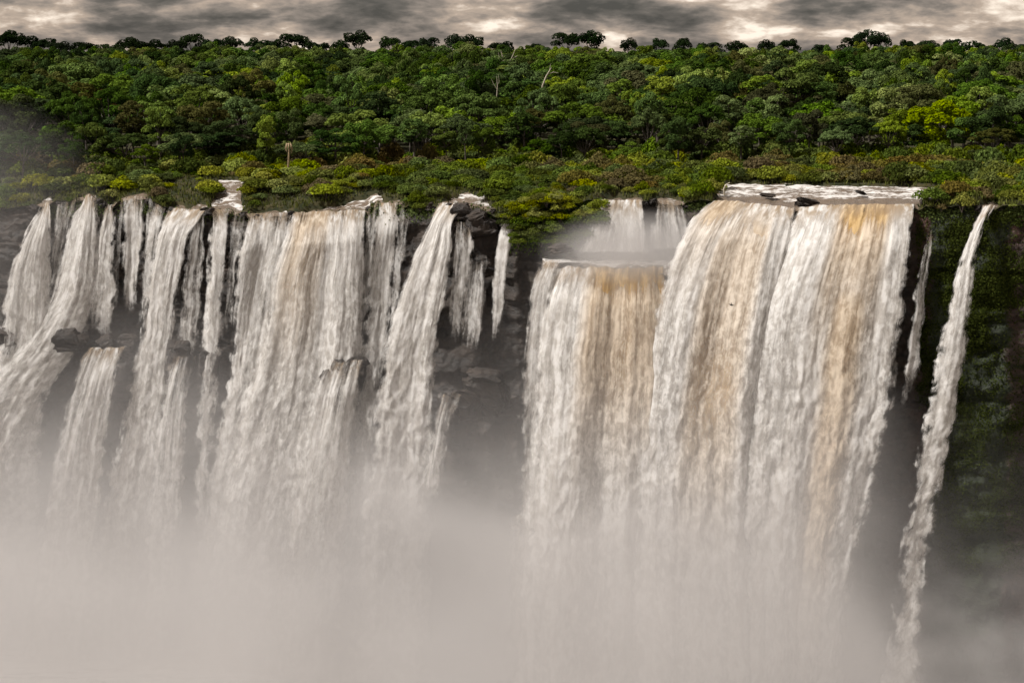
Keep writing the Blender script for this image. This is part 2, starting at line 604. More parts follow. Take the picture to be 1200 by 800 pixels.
PY, PZ = cliff_profile(cols)
seg = np.array([0, .05, .09, .15, .2, .3, .38, .55, .6, .78, 1.0])
tt = np.linspace(0, 1, prof_n)
CY = np.stack([np.interp(tt, seg, PY[:, i]) for i in range(len(cols))], 1)
CZ = np.stack([np.interp(tt, seg, PZ[:, i]) for i in range(len(cols))], 1)
CC = np.broadcast_to(cols, CY.shape)
CX = X_of(CC, np.broadcast_to(lip_Y(cols), CY.shape))
amp = sstep(tt, 0.04, 0.16)[:, None]
flat = (sstep(tt, 0.19, 0.22) * (1 - sstep(tt, 0.28, 0.31)))[:, None] * recess(cols)[None, :]
nz = (1.7 * fbm(CX / 7, CZ / 12, CY / 9, 4, 41) + 0.7 * fbm(CX / 1.6, CZ / 2.4, 0, 4, 43) + 1.3 * np.round(2.5 * fbm(CX / 8, CZ / 2.6, 0, 2, 47)) / 2.5 + 0.5 * np.round(2.5 * fbm(CX / 2.2, CZ / 1.2, 0, 2, 49)) / 2.5)
CYd = CY - nz * amp * (1 - 0.8 * flat)
CXd = CX + 0.5 * fbm(CX / 3, CZ / 4, 5, 3, 51) * amp
CZd = CZ + 0.35 * fbm(CX / 3, CZ / 4, 9, 3, 53) * amp
me = mesh_np('cliff', np.stack([CXd, CYd, CZd], -1).reshape(-1, 3), grid_faces(*CY.shape)[:, ::-1], MAT['cliff'])
fattr(me, 'moss', np.clip(0.72 * sstep(CC, 1065, 1110) * (1 - 0.55 * sstep(CC, 1165, 1190) * (1 - sstep(CC, 1215, 1260))) + 0.3 * sstep(CC, 590, 610) * (1 - sstep(CC, 690, 720)) * (CZ > -14), 0, 1) + 0.12)
fattr(me, 'red', sstep(CC, 1060, 1080) * (0.35 + 0.65 * sstep(CZ, -6, -1.5)))
tag(link('cliff', me), 'dark wet basalt cliff behind the waterfalls', kind='structure')

# plunge pool on the ledge under the small upper falls
cc = np.arange(636, 808, 3.0)
rr = np.linspace(0, 1, 40)
C2, R2 = np.meshgrid(cc, rr)
rec = recess(C2)
Y2 = lip_Y(C2) - 0.4 - (1.6 + 8.8 * rec + 1.6 * fbm(C2 / 9.0, 0.5, 0.5, 3, 65)) * R2
X2 = X_of(C2, Y2)
Z2 = POOL_Z + 0.35 + 0.35 * fbm(X2 / 1.5, Y2 / 1.2, 0, 4, 61) - 1.0 * sstep(R2, 0.75, 1)
me = mesh_np('plunge_pool', np.stack([X2, Y2, Z2], -1).reshape(-1, 3), grid_faces(*C2.shape), MAT['river'])
fattr(me, 'foamy', 0.68 - 0.4 * sstep(R2, 0.7, 0.95))
tag(link('plunge_pool', me), 'foaming pool on the rock ledge between upper and lower falls', kind='structure')

# ------------------------------------------------------------------ waterfalls
WID = [0]


def water_sheet(rows, base, k, Y0=None, brown=(), edge=1.5, seed=0, layer=0, flat_top=None, fade=0.0, step=0.15, top_fade=0.0, bil=1.0, curve=0.0):
    rows = list(rows)
    if not fade and 400 < rows[-1][0] < 780:
        (ya, la, ra), (yb, lb, rb) = rows[-2], rows[-1]
        g = 0.5 * (820 - yb) / (yb - ya)
        rows.append((820, lb + (lb - la) * g, rb + (rb - ra) * g))
    rows = np.array(rows, float)
    y0, y1 = rows[0, 0], rows[-1, 0]
    wpx = np.mean(rows[:, 2] - rows[:, 1])
    Yc = lip_Y(rows[0, 1:].mean()) if Y0 is None else Y0
    w = wpx * Yc / F
    length = (y1 - y0) * Yc / F
    nc = int(np.clip(w / step, 6, 260))
    nr = int(np.clip(length / (step * 1.7), 10, 330))
    u = np.linspace(0, 1, nc)[None, :]
    v = (np.linspace(0, 1, nr)[:, None]) ** 1.15
    ys = y0 + (y1 - y0) * v
    xl = herm(rows[:, 0], rows[:, 1], ys)
    xr = herm(rows[:, 0], rows[:, 2], ys)
    if layer:
        ex = (xr - xl) * 0.05 + 2
        xl, xr = xl - ex * np.minimum(v * 6, 1), xr + ex * 0.7 * np.minimum(v * 6, 1)
    # local warp so that edges wander
    wob = fbm(ys / 26.0, seed * 3.1, u * 1.5, 3, 71 + seed) * (1.2 + 4.0 * v)
    x = xl + (xr - xl) * u + wob
    ctop = rows[0, 1] + (rows[0, 2] - rows[0, 1]) * u
    if flat_top is None:
        yt = lip_y(ctop)
        Yt = lip_Y(ctop)
    else:
        yt = y0 + 4.0 * fbm(ctop / 9.0, seed, 0.3, 3, 79)
        Yt = Yc + curve * np.abs(2 * u - 1) ** 3 + 1.2 * fbm(ctop / 22.0, seed, 0.7, 2, 83) * (curve > 0)
    y = yt + (y1 - yt) * v
    zt = px(ctop, yt, Yt)[2]
    bul = min(1.6, 0.10 * w) * (1 - (2 * u - 1) ** 4)
    Y = Yt + 0 * v
    for _ in range(6):
        X, _a, Z = px(x, y, Y)
        drop = np.maximum(0, zt - Z)
        Y = Yt - 0.45 - k * np.sqrt(drop) - bul * np.minimum(1, drop / 5)
    um = u * (xr - xl) * Yc / F
    # strand lanes converge: use lane coordinate with mean width so streaks follow the flow
    ul = u * w
    lane = fbm(ul / 1.6, drop / 26.0, seed * 7.7 + layer * 3, 4, 101)
    ls = float(np.clip(w / 9.0, 0.35, 1))
    lump = 1.2 * (0.5 - np.abs(fbm(ul / (2.3 * ls), drop / (5.0 * ls), seed * 5.3 + layer, 3, 131, 0.5))) + 0.3 * fbm(ul / (0.9 * ls), drop / (2.0 * ls), seed, 2, 133)
    small = fbm(ul / 0.42, drop / 0.9, seed * 2.3 + layer, 3, 151)
    disp = (2.1 * fbm(ul / 5.0, drop / 45.0, seed * 1.9, 2, 161) * sstep(drop, 1, 8) * min(1.0, w / 6) + 0.6 * lane * sstep(drop, 0.2, 3) + bil * 0.62 * ls * lump * sstep(drop, 9, 40) + 0.07 * small * sstep(drop, 0.5, 8))
    disp = disp + layer * (0.5 + 0.02 * drop) * sstep(drop, 0.5, 6)
    Yd = Y - disp
    Zd = Z + 0.10 + 0.25 * lump * sstep(drop, 4, 20)
    Xd = X + 0.18 * lump * sstep(drop, 4, 20)
    # upstream lip rows
    up = []
    for back, dz in ((2.2, -0.5), (1.4, -0.12), (0.7, 0.08)):
        Xb = X_of(ctop, Yt + back)
        up.append((Xb, Yt + back, zt + dz + 0 * Xb))
    if flat_top is None or flat_top:
        Xd = np.concatenate([a[0] for a in up] + [Xd])
        Yd = np.concatenate([a[1] for a in up] + [Yd])
        Zd = np.concatenate([a[2] for a in up] + [Zd])
        drop_f = np.concatenate([np.zeros((3, nc)), drop])
        s = np.concatenate([np.full((1, nc), b) for b in (-2.2, -1.4, -0.7)] + [drop])
        vf = np.concatenate([np.zeros((3, 1)), v])
        wm = np.concatenate([np.repeat((xr - xl)[:1], 3, 0), xr - xl]) * Yc / F
    else:
        drop_f, s, vf, wm = drop, drop, v, (xr - xl) * Yc / F
    R = Xd.shape[0]
    e = np.minimum(u * wm, (1 - u) * wm)
    ew = min(edge, 0.35 * w)
    ed = 1 - np.clip(e / (ew * (0.6 + 0.025 * drop_f)), 0, 1)
    ed = ed + 0.75 * fbm(s / 1.6, u * w / 1.2, seed, 4, 171, 0.6) * (ed > 0)
    dens = base - 0.12 - 0.95 * np.clip(ed, 0, 1.3) ** 1.4 + 0.22 * fbm(u * w / 3.5, s / 25.0, seed, 2, 181)
    dens = dens - layer * 0.42 + 0.05 * sstep(drop_f, 6, 40)
    dens = dens - 0.75 * sstep(-s, 0.2, 2.2) - 0.22 * (1 - sstep(s, 0.0, 3.0)) - (1.3 if fade else 0) * sstep(vf, 0.55, 1.0) - layer * 0.5 * (1 - sstep(drop_f, 0.5, 5)) - top_fade * (1 - sstep(vf, 0.0, 0.35))
    br = np.zeros_like(Xd)
    for (ua, ub, va, vb, amt) in brown:
        br = np.maximum(br, amt * sstep(u + 0 * vf, ua - .06, ua + .06) * (1 - sstep(u + 0 * vf, ub - .06, ub + .06)) * sstep(vf, va - .06, va + .03) * (1 - sstep(vf, vb - .3, vb + .05)))
    br = br * (1 - 0.5 * layer)
    me = mesh_np('water_sheet', np.stack([Xd, Yd, Zd], -1).reshape(-1, 3), grid_faces(R, nc)[:, ::-1], MAT['veil' if layer else 'water'])
    vattr(me, 'wuv', np.stack([np.broadcast_to(u * w, Xd.shape), s, np.full_like(Xd, seed * 13.7 + layer * 5)], -1).reshape(-1, 3))
    fattr(me, 'dens', dens)
    fattr(me, 'brown', br)
    return me, (float(Xd[0].mean()), float(Yd[0].mean()), float(zt.mean()))


def waterfall(label, rows, base=1.15, k=1.2, veil=True, group=None, **kw):
    WID[0] += 1
    me, loc = water_sheet(rows, base, k, seed=WID[0], layer=0, **kw)
    root = link('waterfall', None, loc=loc)
    tag(root, label, 'waterfall', group)
    o = link('water_curtain', me, root)
    o.matrix_parent_inverse = Matrix.Translation(loc).inverted()
    if veil:
        me2, _ = water_sheet(rows, base, k, seed=WID[0], layer=1, **kw)
        o2 = link('spray_veil', me2, root)
        o2.matrix_parent_inverse = Matrix.Translation(loc).inverted()
    return root


# far end of the falls, by the haze
waterfall('white wedge-shaped fall at the hazy end, splaying wide below a narrow spout',
          [(235, 49, 59), (262, 34, 62), (300, 18, 63), (340, 8, 62), (390, 2, 58), (470, -25, 55)], 1.22, k=1.25)
waterfall('white fan-shaped fall spreading from a pointed spout beside the wedge-shaped fall',
          [(227, 96, 115), (255, 82, 117), (300, 68, 118), (350, 52, 112), (400, 20, 95), (450, -15, 62), (520, -40, 30)], 1.2, k=1.35)
waterfall('thin pale veil of water between the fan-shaped fall and the twin spouts',
          [(243, 123, 134), (270, 116, 136), (320, 108, 138), (400, 95, 138), (440, 88, 135)], 0.98, fade=.5)
waterfall('fall of twin narrow spouts dropping straight to dark boulders',
          [(230, 144, 173), (262, 143, 173), (310, 141, 168), (370, 139, 165), (410, 137, 163)], 0.98, fade=.3)
waterfall('wispy trickle beside the fall of twin narrow spouts',
          [(240, 180, 188), (275, 172, 182), (330, 168, 177), (400, 164, 174)], 0.78, veil=False, fade=.4)
waterfall('tall white fall bending over a curved lip beneath the small upper cascade',
          [(246, 194, 243), (270, 184, 226), (310, 174, 216), (360, 168, 207), (420, 158, 200), (480, 145, 196), (560, 130, 190), (640, 112, 190)], 1.2, k=1.25)
waterfall('thin dark-streaked veil over rock beside the tall curved-lip fall',
          [(247, 220, 246), (290, 214, 244), (350, 208, 240), (420, 202, 236), (500, 195, 235)], 0.72, veil=False, fade=.3)
waterfall('slim stranded fall below the small upper cascade with the dark boulders',
          [(247, 244, 272), (280, 244, 270), (340, 240, 266), (400, 236, 261), (470, 230, 256), (560, 222, 252)], 1.05, k=1.15)
waterfall('half-transparent fall with dark streaks next to the dark rock gap',
          [(250, 287, 346), (290, 280, 340), (340, 273, 328), (400, 266, 316), (470, 255, 310), (560, 236, 300)], 1.0, k=1.15)
waterfall('wide cream curtain of water under the double strip of rapids',
          [(248, 340, 431), (275, 333, 430), (320, 319, 429), (380, 311, 427), (440, 296, 424), (520, 275, 418), (620, 250, 412), (680, 236, 410)],
          1.18, k=1.3, brown=[(0.1, 0.5, 0.0, 0.35, 0.45)])
waterfall('narrow dark-edged fall between the wide cream curtain and the great slanting fall',
          [(238, 441, 470), (270, 436, 468), (320, 430, 464), (380, 425, 460), (440, 418, 452), (520, 402, 446), (600, 392, 440)], 1.05, k=1.15)
waterfall('great white slanting fall widening below a broad spout, beside a dark wall',
          [(238, 512, 549), (255, 505, 536), (290, 487, 531), (340, 469, 524), (400, 452, 514), (470, 441, 508), (560, 430, 505), (660, 418, 505), (740, 410, 505), (800, 404, 505)],
          1.3, k=1.45)
waterfall('small broken cascade tumbling off the dark shoulder beside the great slanting fall',
          [(262, 530, 558), (290, 528, 557), (330, 524, 553), (390, 516, 548), (450, 508, 540)], 0.83, veil=False, Y0=314.5, flat_top=True, fade=.35)
waterfall('faint trickles down the dark wall behind the slim leaning fall',
          [(300, 545, 575), (350, 540, 572), (400, 535, 568), (450, 530, 560)], 0.58, veil=False, Y0=313.5, flat_top=False, fade=.3)
waterfall('slim leaning fall down the dark wall beside the green bluff',
          [(258, 598, 609), (278, 586, 602), (300, 580, 598), (350, 575, 592), (400, 572, 586), (450, 568, 582)], 1.05, k=1.0, veil=False, fade=.3)
waterfall('low cascade spilling off the dark ledge below the slim leaning fall',
          [(462, 512, 545), (490, 506, 534), (520, 500, 528), (570, 494, 524), (640, 490, 522)], 0.85, veil=False, Y0=304, flat_top=True, k=1.0, fade=.4)
for (lab, rws, b_) in (
        ('faint veil over dark rock between the wedge-shaped and fan-shaped falls', [(238, 62, 92), (290, 58, 80), (350, 50, 72), (420, 35, 66)], 0.62),
        ('faint veil over dark rock between the fan-shaped fall and the twin spouts', [(240, 132, 146), (290, 128, 146), (350, 124, 144), (420, 116, 142)], 0.72),
        ('faint veil over dark rock between the twin spouts and the curved-lip fall', [(246, 172, 198), (300, 164, 184), (360, 158, 178), (440, 148, 172)], 0.70),
        ('faint veil in the rock gap between the slim stranded and half-transparent falls', [(250, 270, 292), (300, 264, 284), (360, 258, 276), (440, 248, 268)], 0.62),
        ('faint veil between the wide cream curtain and the narrow dark-edged fall', [(246, 426, 444), (300, 424, 440), (380, 418, 434), (460, 408, 428)], 0.78),
        ('faint veil down the dark wall beside the narrow dark-edged fall', [(240, 466, 484), (300, 460, 476), (380, 452, 464), (460, 444, 456)], 0.66)):
    waterfall(lab, rws, b_, veil=False, fade=.4, k=1.0)
# cascades that start on the middle ledges at the far end
waterfall('lower cascade pouring between the two dark boulders under the twin spouts',
          [(408, 100, 150), (430, 90, 142), (470, 76, 134), (530, 60, 128), (600, 45, 120)], 0.93, Y0=325.5, flat_top=True, veil=False, k=1.0)
waterfall('lower cascade sliding off the ledge under the curved-lip fall',
          [(418, 198, 232), (450, 190, 226), (500, 180, 222), (570, 170, 218)], 0.85, Y0=323.5, flat_top=True, veil=False, k=1.0)
waterfall('lower cascade running over the knobbly dark rocks under the wide cream curtain',
          [(424, 384, 428), (450, 372, 424), (500, 360, 418), (570, 345, 412), (640, 330, 408)], 0.82, Y0=314, flat_top=True, veil=False, k=1.1)
# upper falls into the ledge pool
waterfall('short white upper fall into the ledge pool beside the green bluff',
          [(235, 702, 754), (255, 694, 756), (275, 688, 758), (296, 680, 760)], 1.08, k=0.9, veil=True)
waterfall('short stranded upper fall into the ledge pool beside the big brown curtain',
          [(234, 766, 801), (250, 764, 806), (270, 762, 812), (292, 760, 816)], 0.95, k=0.9, veil=True)
# lower curtain below the pool
waterfall('ragged white strands off the end of the pool ledge beside the dark wall',
          [(306, 634, 662), (330, 624, 652), (380, 615, 645), (440, 609, 642), (520, 602, 640), (620, 596, 640), (700, 592, 640)],
          1.0, k=1.15, Y0=301.0, flat_top=True)
waterfall('broad tan-brown curtain of water falling from the ledge pool',
          [(314, 650, 806), (340, 643, 808), (400, 636, 808), (470, 630, 806), (560, 622, 802), (660, 615, 800), (760, 608, 800), (930, 600, 800)],
          1.35, k=1.2, Y0=298.6, flat_top=True, curve=2.6, brown=[(0.28, 0.86, 0.0, 0.42, 1.0)], bil=1.3)
# the great falls
waterfall('big brown-and-white curtain beside the dark boulder on the lip',
          [(238, 832, 934), (256, 812, 932), (280, 797, 926), (320, 782, 916), (380, 768, 904), (450, 757, 893), (540, 748, 886), (640, 742, 884), (760, 738, 890), (930, 734, 896)],
          1.32, k=1.85, brown=[(0.08, 0.38, 0.0, 0.16, 1.0), (0.36, 0.78, 0.05, 0.62, 0.72)], bil=1.3)
waterfall('widest white fall with a tan-brown ribbon, edging the mossy cliff',
          [(240, 936, 1073), (256, 930, 1071), (285, 918, 1065), (330, 904, 1056), (400, 889, 1046), (470, 880, 1038), (550, 872, 1024), (640, 868, 1004), (760, 866, 990), (930, 862, 970)],
          1.32, k=1.6, brown=[(0.38, 0.80, 0.0, 0.30, 1.0), (0.50, 0.74, 0.15, 0.8, 1.0)], bil=1.3)
waterfall('faint broken trickle on the mossy cliff between the widest fall and the slender fall',
          [(270, 1084, 1096), (300, 1078, 1094), (340, 1070, 1090), (400, 1062, 1084), (470, 1050, 1078), (540, 1042, 1070)], 0.66, veil=False, Y0=286.5, flat_top=False, fade=.3)
waterfall('slender white fall leaning alone across the mossy red cliff',
          [(241, 1151, 1168), (256, 1143, 1160), (285, 1131, 1149), (330, 1117, 1142), (390, 1103, 1136), (450, 1091, 1127), (540, 1072, 1112), (640, 1054, 1094), (720, 1042, 1084), (800, 1030, 1080), (900, 1012, 1070)],
          1.22, k=1.7, edge=1.7, bil=0.8)
# small cascades on the plateau river
waterfall('small bright upper cascade between shrubs above the curved-lip fall',
          [(217, 251, 284), (226, 248, 285), (236, 246, 285), (246, 245, 284)], 1.25, Y0=342.5, flat_top=True, k=2.6, veil=False, step=.1, bil=.3)

# ------------------------------------------------------------------ rocks
LAND = [(75, 'the wedge-shaped fall'), (140, 'the fan-shaped fall'), (192, 'the twin spouts'), (290, 'the small upper cascade'), (345, 'the half-transparent fall'),
        (435, 'the wide cream curtain'), (500, 'the narrow dark-edged fall'), (585, 'the great slanting fall'), (700, 'the green bluff'), (830, 'the ledge pool'),
        (935, 'the big brown-and-white curtain'), (1085, 'the widest white fall'), (9999, 'the slender leaning fall')]

ROCKS = []
for i in range(5):
    bm = bmesh.new()
    bmesh.ops.create_icosphere(bm, subdivisions=4, radius=1.0)
    P = np.array([v.co[:] for v in bm.verts])
    q = np.sign(P) * np.abs(P) ** 0.55
    q /= np.maximum(1, np.linalg.norm(q, axis=1)[:, None] * 0.85)
    dirs = RNG.normal(size=(9, 3)) * np.array([1, 1, .6])
    dirs /= np.linalg.norm(dirs, axis=1)[:, None]
    for d in dirs:                            # broken faces
        h = RNG.uniform(0.5, 0.85)
        q -= np.maximum(q @ d - h, 0)[:, None] * d[None, :] * 0.95
    lay = np.floor(q[:, 2] * 3.2 + 0.5 * fbm(q[:, 0] * 1.2, q[:, 1] * 1.2, i, 2, 210))   # strata steps
    ins = 0.80 + 0.34 * _hash(lay.astype(int), lay.astype(int) * 0, lay.astype(int) * 0 + i, 5)
    q[:, :2] *= ins[:, None]
    q += 0.20 * np.stack([fbm(P[:, 0] * 3, P[:, 1] * 3, P[:, 2] * 3 + k * 7 + i * 9, 4, 220 + k) for k in range(3)], 1)
    for v, c in zip(bm.verts, q):
        v.co = c
    me = bpy.data.meshes.new('rock')
    bm.to_mesh(me)
    bm.free()
    me.materials.append(MAT['rock'])
    me.polygons.foreach_set('use_smooth', np.zeros(len(me.polygons), bool))
    ROCKS.append(me)


def rock(c, y, Y, wpx, hpx, label, depth=None, var=0, rot=0.0, group=None):
    s = Y / F
    X, YY, Z = px(c, y, Y)
    o = link('boulder', ROCKS[var % 5], loc=(float(X), float(YY), float(Z)))
    o.scale = (wpx * s * 0.56, (depth or wpx * s) * 0.56, hpx * s * 0.56)
    o.rotation_euler = (0.2 * math.sin(var * 3.1), 0.25 * math.cos(var * 1.7), rot)
    tag(o, label, 'rock', group)
    return o


rock(945, 240, 297.5, 30, 14, 'dark boulder parting the water on the lip of the great falls', var=0)
rock(78, 396, 327.5, 44, 28, 'dark boulder in the spray below the fan-shaped fall', 4.0, 1)
rock(128, 410, 326.8, 36, 36, 'dark slanting boulder at the foot of the thin pale veil', 4.0, 2)
rock(150, 404, 327.2, 22, 22, 'dark boulder at the foot of the twin spouts', 3.0, 3)
rock(215, 424, 324.5, 34, 44, 'tall dark boulder at the foot of the curved-lip fall', 4.0, 4)
rock(242, 432, 323.8, 26, 40, 'dark boulder at the foot of the slim stranded fall', 4.0, 0)
rock(398, 428, 315.5, 26, 30, 'knobbly dark rock showing through the wide cream curtain', 4.0, 1)
rock(388, 458, 314.0, 24, 50, 'tall dark rock rib under the wide cream curtain', 4.0, 2)
rock(418, 440, 315.6, 26, 40, 'dark rock between the cream curtain and the narrow dark-edged fall', 4.0, 3)
rock(574, 460, 305.5, 66, 46, 'broad dark rock ledge below the slim leaning fall', 6.0, 4)
rock(545, 478, 305.0, 44, 40, 'dark rock beside the low cascade off the ledge', 5.0, 0)
rock(540, 246, 315.8, 34, 20, 'dark rock shoulder under the lip rapids beside the great slanting fall', 4.0, 1)
rock(560, 262, 314.6, 44, 36, 'dark rock face below the lip rapids beside the great slanting fall', 5.0, 2)
rock(655, 292, 302.0, 30, 12, 'dark rock on the end of the pool ledge', 4.0, 2)
rock(255, 238, 336.0, 9, 10, 'small dark boulder in the upper cascade, next to the shrubs', None, 0)
rock(270, 241, 334.5, 9, 9, 'small dark boulder in the middle of the upper cascade', None, 1)
rock(10, 345, 334.0, 40, 30, 'dark rock step behind the wedge-shaped fall', 5.0, 3)
rock(12, 405, 331.0, 44, 36, 'dark rock step at the hazy foot of the wedge-shaped fall', 5.0, 4)
rock(900, 229, 305.0, 20, 4, 'flat dark stone in the rapids above the big brown curtain', None, 3)
rock(1010, 226, 306.0, 16, 4, 'flat dark stone in the rapids above the widest white fall', None, 4)
rock(1086, 238, 291.0, 18, 14, 'reddish rock at the corner where the rapids meet the mossy cliff', 3.0, 1)

for i in range(64):                          # broken stones along the lip
    c = random.choice([random.uniform(a - 6, a + 3) if random.random() < .5 else random.uniform(b - 3, b + 6) for a, b, L, d0 in CH if d0 == 0] + [random.uniform(200, 580)] * 4)
    Yr = float(lip_Y(c)) + random.uniform(-0.6, 0.5)
    yr = float(lip_y(c)) + random.uniform(1, 6)
    w_ = random.uniform(5, 13)
    nm = next(t_ for lim, t_ in LAND if c < lim)
    rock(c, yr, Yr, w_, w_ * random.uniform(.5, .9), 'small dark wet stone on the lip beside ' + nm, None, i, i * 1.3, 'small lip stones beside ' + nm)

# ------------------------------------------------------------------ vegetation meshes
def leaf_faces(centers, radii, per, size, rng, squash=1.0, bottom=-0.35, jitter=0.55):
    """rhombic leaf sprays on the shells of many lobes; returns verts, faces, tint"""
    Vs, tint = [], []
    for (c, r) in zip(centers, radii):
        n = max(8, int(per * r * r))
        d = rng.normal(size=(int(n * 1.9), 3))
        d /= np.linalg.norm(d, axis=1)[:, None]
        d = d[d[:, 2] > bottom][:n]
        n = len(d)
        rad = r * (1 + 0.22 * fbm(d[:, 0] * 2.2, d[:, 1] * 2.2, d[:, 2] * 2.2 + c[0], 3, int(abs(c[1]) * 10) % 97)) * rng.uniform(0.72, 1.08, n) ** 0.6
        p = np.array(c) + d * rad[:, None] * np.array([1, 1, squash])
        nn = d + rng.normal(size=(n, 3)) * jitter + np.array([0, 0, 0.25])
        nn /= np.linalg.norm(nn, axis=1)[:, None]
        a = np.cross(nn, rng.normal(size=(n, 3)))
        a /= np.linalg.norm(a, axis=1)[:, None] + 1e-9
        b = np.cross(nn, a)
        s = size * rng.uniform(0.6, 1.4, n)[:, None]
        q = np.stack([p + a * s, p + b * s * 0.62 + nn * s * 0.12, p - a * s, p - b * s * 0.62 + nn * s * 0.12], 1)
        Vs.append(q.reshape(-1, 3))
        lt = rng.uniform(0, 1) * 0.35 + rng.uniform(0, 0.65, n)
        tint.append(np.repeat(np.clip(lt, 0, 1), 4))
    V = np.concatenate(Vs)
    return V, np.arange(len(V)).reshape(-1, 4), np.concatenate(tint)


def tube(path, rad, seg=6):
    """tapered tube along a list of points"""
    path = np.array(path, float)
    V, Fs = [], []
    for i, p in enumerate(path):
        t = path[min(i + 1, len(path) - 1)] - path[max(i - 1, 0)]
        t /= np.linalg.norm(t) + 1e-9
        a = np.cross(t, [0.31, 0.95, 0.1])
        a /= np.linalg.norm(a) + 1e-9
        b = np.cross(t, a)
        for k in range(seg):
            w = 2 * math.pi * k / seg
            V.append(p + (a * math.cos(w) + b * math.sin(w)) * rad[i])
    for i in range(len(path) - 1):
        for k in range(seg):
            Fs.append((i * seg + k, i * seg + (k + 1) % seg, (i + 1) * seg + (k + 1) % seg, (i + 1) * seg + k))
    return V, Fs


def trunk_mesh(name, tubes, mat):
    V, Fs = [], []
    for path, rad in tubes:
        v, f = tube(path, rad)
        o = len(V)
        V += v
        Fs += [tuple(i + o for i in q) for q in f]
    return mesh_np(name, np.array(V), np.array(Fs), mat)


def crown_shape(kind, rng, R, H):
    """lobe centres and radii for a crown of radius R on a tree of height H"""
    cs, rs = [], []
    if kind == 'round':
        n = 23
        ox, oy = rng.uniform(-.18, .18, 2)
        for i in range(n):
            z = rng.uniform(-0.85, 1.0)
            a = i * 2.4 + rng.uniform(-.7, .7)
            rr = math.sqrt(max(0.02, 1 - (z * 0.95) ** 2)) * rng.uniform(0.5, 1.0)
            r = R * rng.uniform(0.17, 0.36)
            cs.append((R * (rr * math.cos(a) + ox * z), R * (rr * math.sin(a) + oy * z), H - R * 1.1 + z * R * 0.85 * rng.uniform(.75, 1.1)))
            rs.append(r)
        cs.append((0, 0, H - R * 0.9)); rs.append(R * 0.45)
    elif kind == 'dome':
        n = 30
        for i in range(n):
            z = rng.uniform(-0.8, 1.0)
            a = i * 2.4 + rng.uniform(-.5, .5)
            rr = math.sqrt(max(0.02, 1 - (z * 0.95) ** 2)) * rng.uniform(0.6, 0.95)
            cs.append((R * rr * math.cos(a), R * rr * math.sin(a), H - R * 1.1 + z * R * 0.8))
            rs.append(R * rng.uniform(0.24, 0.40))
    elif kind == 'broad':
        n = 25
        for i in range(n):
            q = math.sqrt((i + .5) / n)
            a = i * 2.4 + rng.uniform(-.5, .5)
            r = R * rng.uniform(0.14, 0.28)
            cs.append((R * q * .95 * math.cos(a), R * q * .95 * math.sin(a), H - R * 0.3 - q * q * R * 0.5 + rng.uniform(-.22, .12) * R))
            rs.append(r)
    elif kind == 'tall':
        n = 18
        for i in range(n):
            z = i / n
            a = i * 2.4 + rng.uniform(-.5, .5)
            rr = (0.35 + 0.5 * math.sin(math.pi * min(1, z * 0.9 + .1))) * rng.uniform(.6, 1.0)
            r = R * rng.uniform(0.20, 0.40)
            cs.append((R * rr * .95 * math.cos(a), R * rr * .8 * math.sin(a), H - R * 2.1 + z * R * 1.85))
            rs.append(r)
    elif kind == 'umbrella':
        n = 14
        for i in range(n):
            q = math.sqrt((i + .3) / n)
            a = i * 2.4 + rng.uniform(-.5, .5)
            r = R * rng.uniform(0.26, 0.42)
            cs.append((R * q * .9 * math.cos(a), R * q * .9 * math.sin(a), H - R * 0.4 - q * q * R * 0.4 + rng.uniform(-.35, .2) * R))
            rs.append(r)
    elif kind == 'mound':
        n = 9
        for i in range(n):
            q = math.sqrt((i + .2) / n)
            a = i * 2.4 + rng.uniform(-.5, .5)
            r = R * rng.uniform(0.35, 0.52)
            cs.append((R * q * .8 * math.cos(a), R * q * .8 * math.sin(a), (H - 0.45 * R) * (1 - 0.55 * q * q) + rng.uniform(-.1, .1) * R))
            rs.append(r)
    return cs, rs


def make_tree_meshes(kind, seed, R, H, leaf=0.26, per=125, bark='bark'):
    rng = np.random.default_rng(seed)
    cs, rs = crown_shape(kind, rng, R, H)
    sq = 0.75 if kind in ('umbrella', 'broad') else 0.85
    V, Fc, tint = leaf_faces(cs, rs, per, leaf, rng, sq, bottom=-0.5 if kind in ('umbrella',) else -0.12)
    me = mesh_np('crown', V, Fc, LEAF['mid'], smooth=False)
    fattr(me, 'tint', tint)
    fork = H - R * (1.5 if kind != 'tall' else 2.0)
    fork = max(fork, H * 0.3)
    lean = rng.uniform(-.3, .3, 2)
    top = np.array([lean[0], lean[1], fork])
    tubes = [([(0, 0, -1.5), (lean[0] * .4, lean[1] * .4, fork * .5), top], [0.36, 0.27, 0.22])]
    for c, r in list(zip(cs, rs))[::2]:
        c = np.array(c)
        m = top + (c - top) * 0.5 + np.array([0, 0, -0.1 * R])
        tubes.append(([top, m, c], [0.16, 0.10, 0.04]))
    tm = trunk_mesh('trunk', tubes, MAT[bark])
    return me, tm


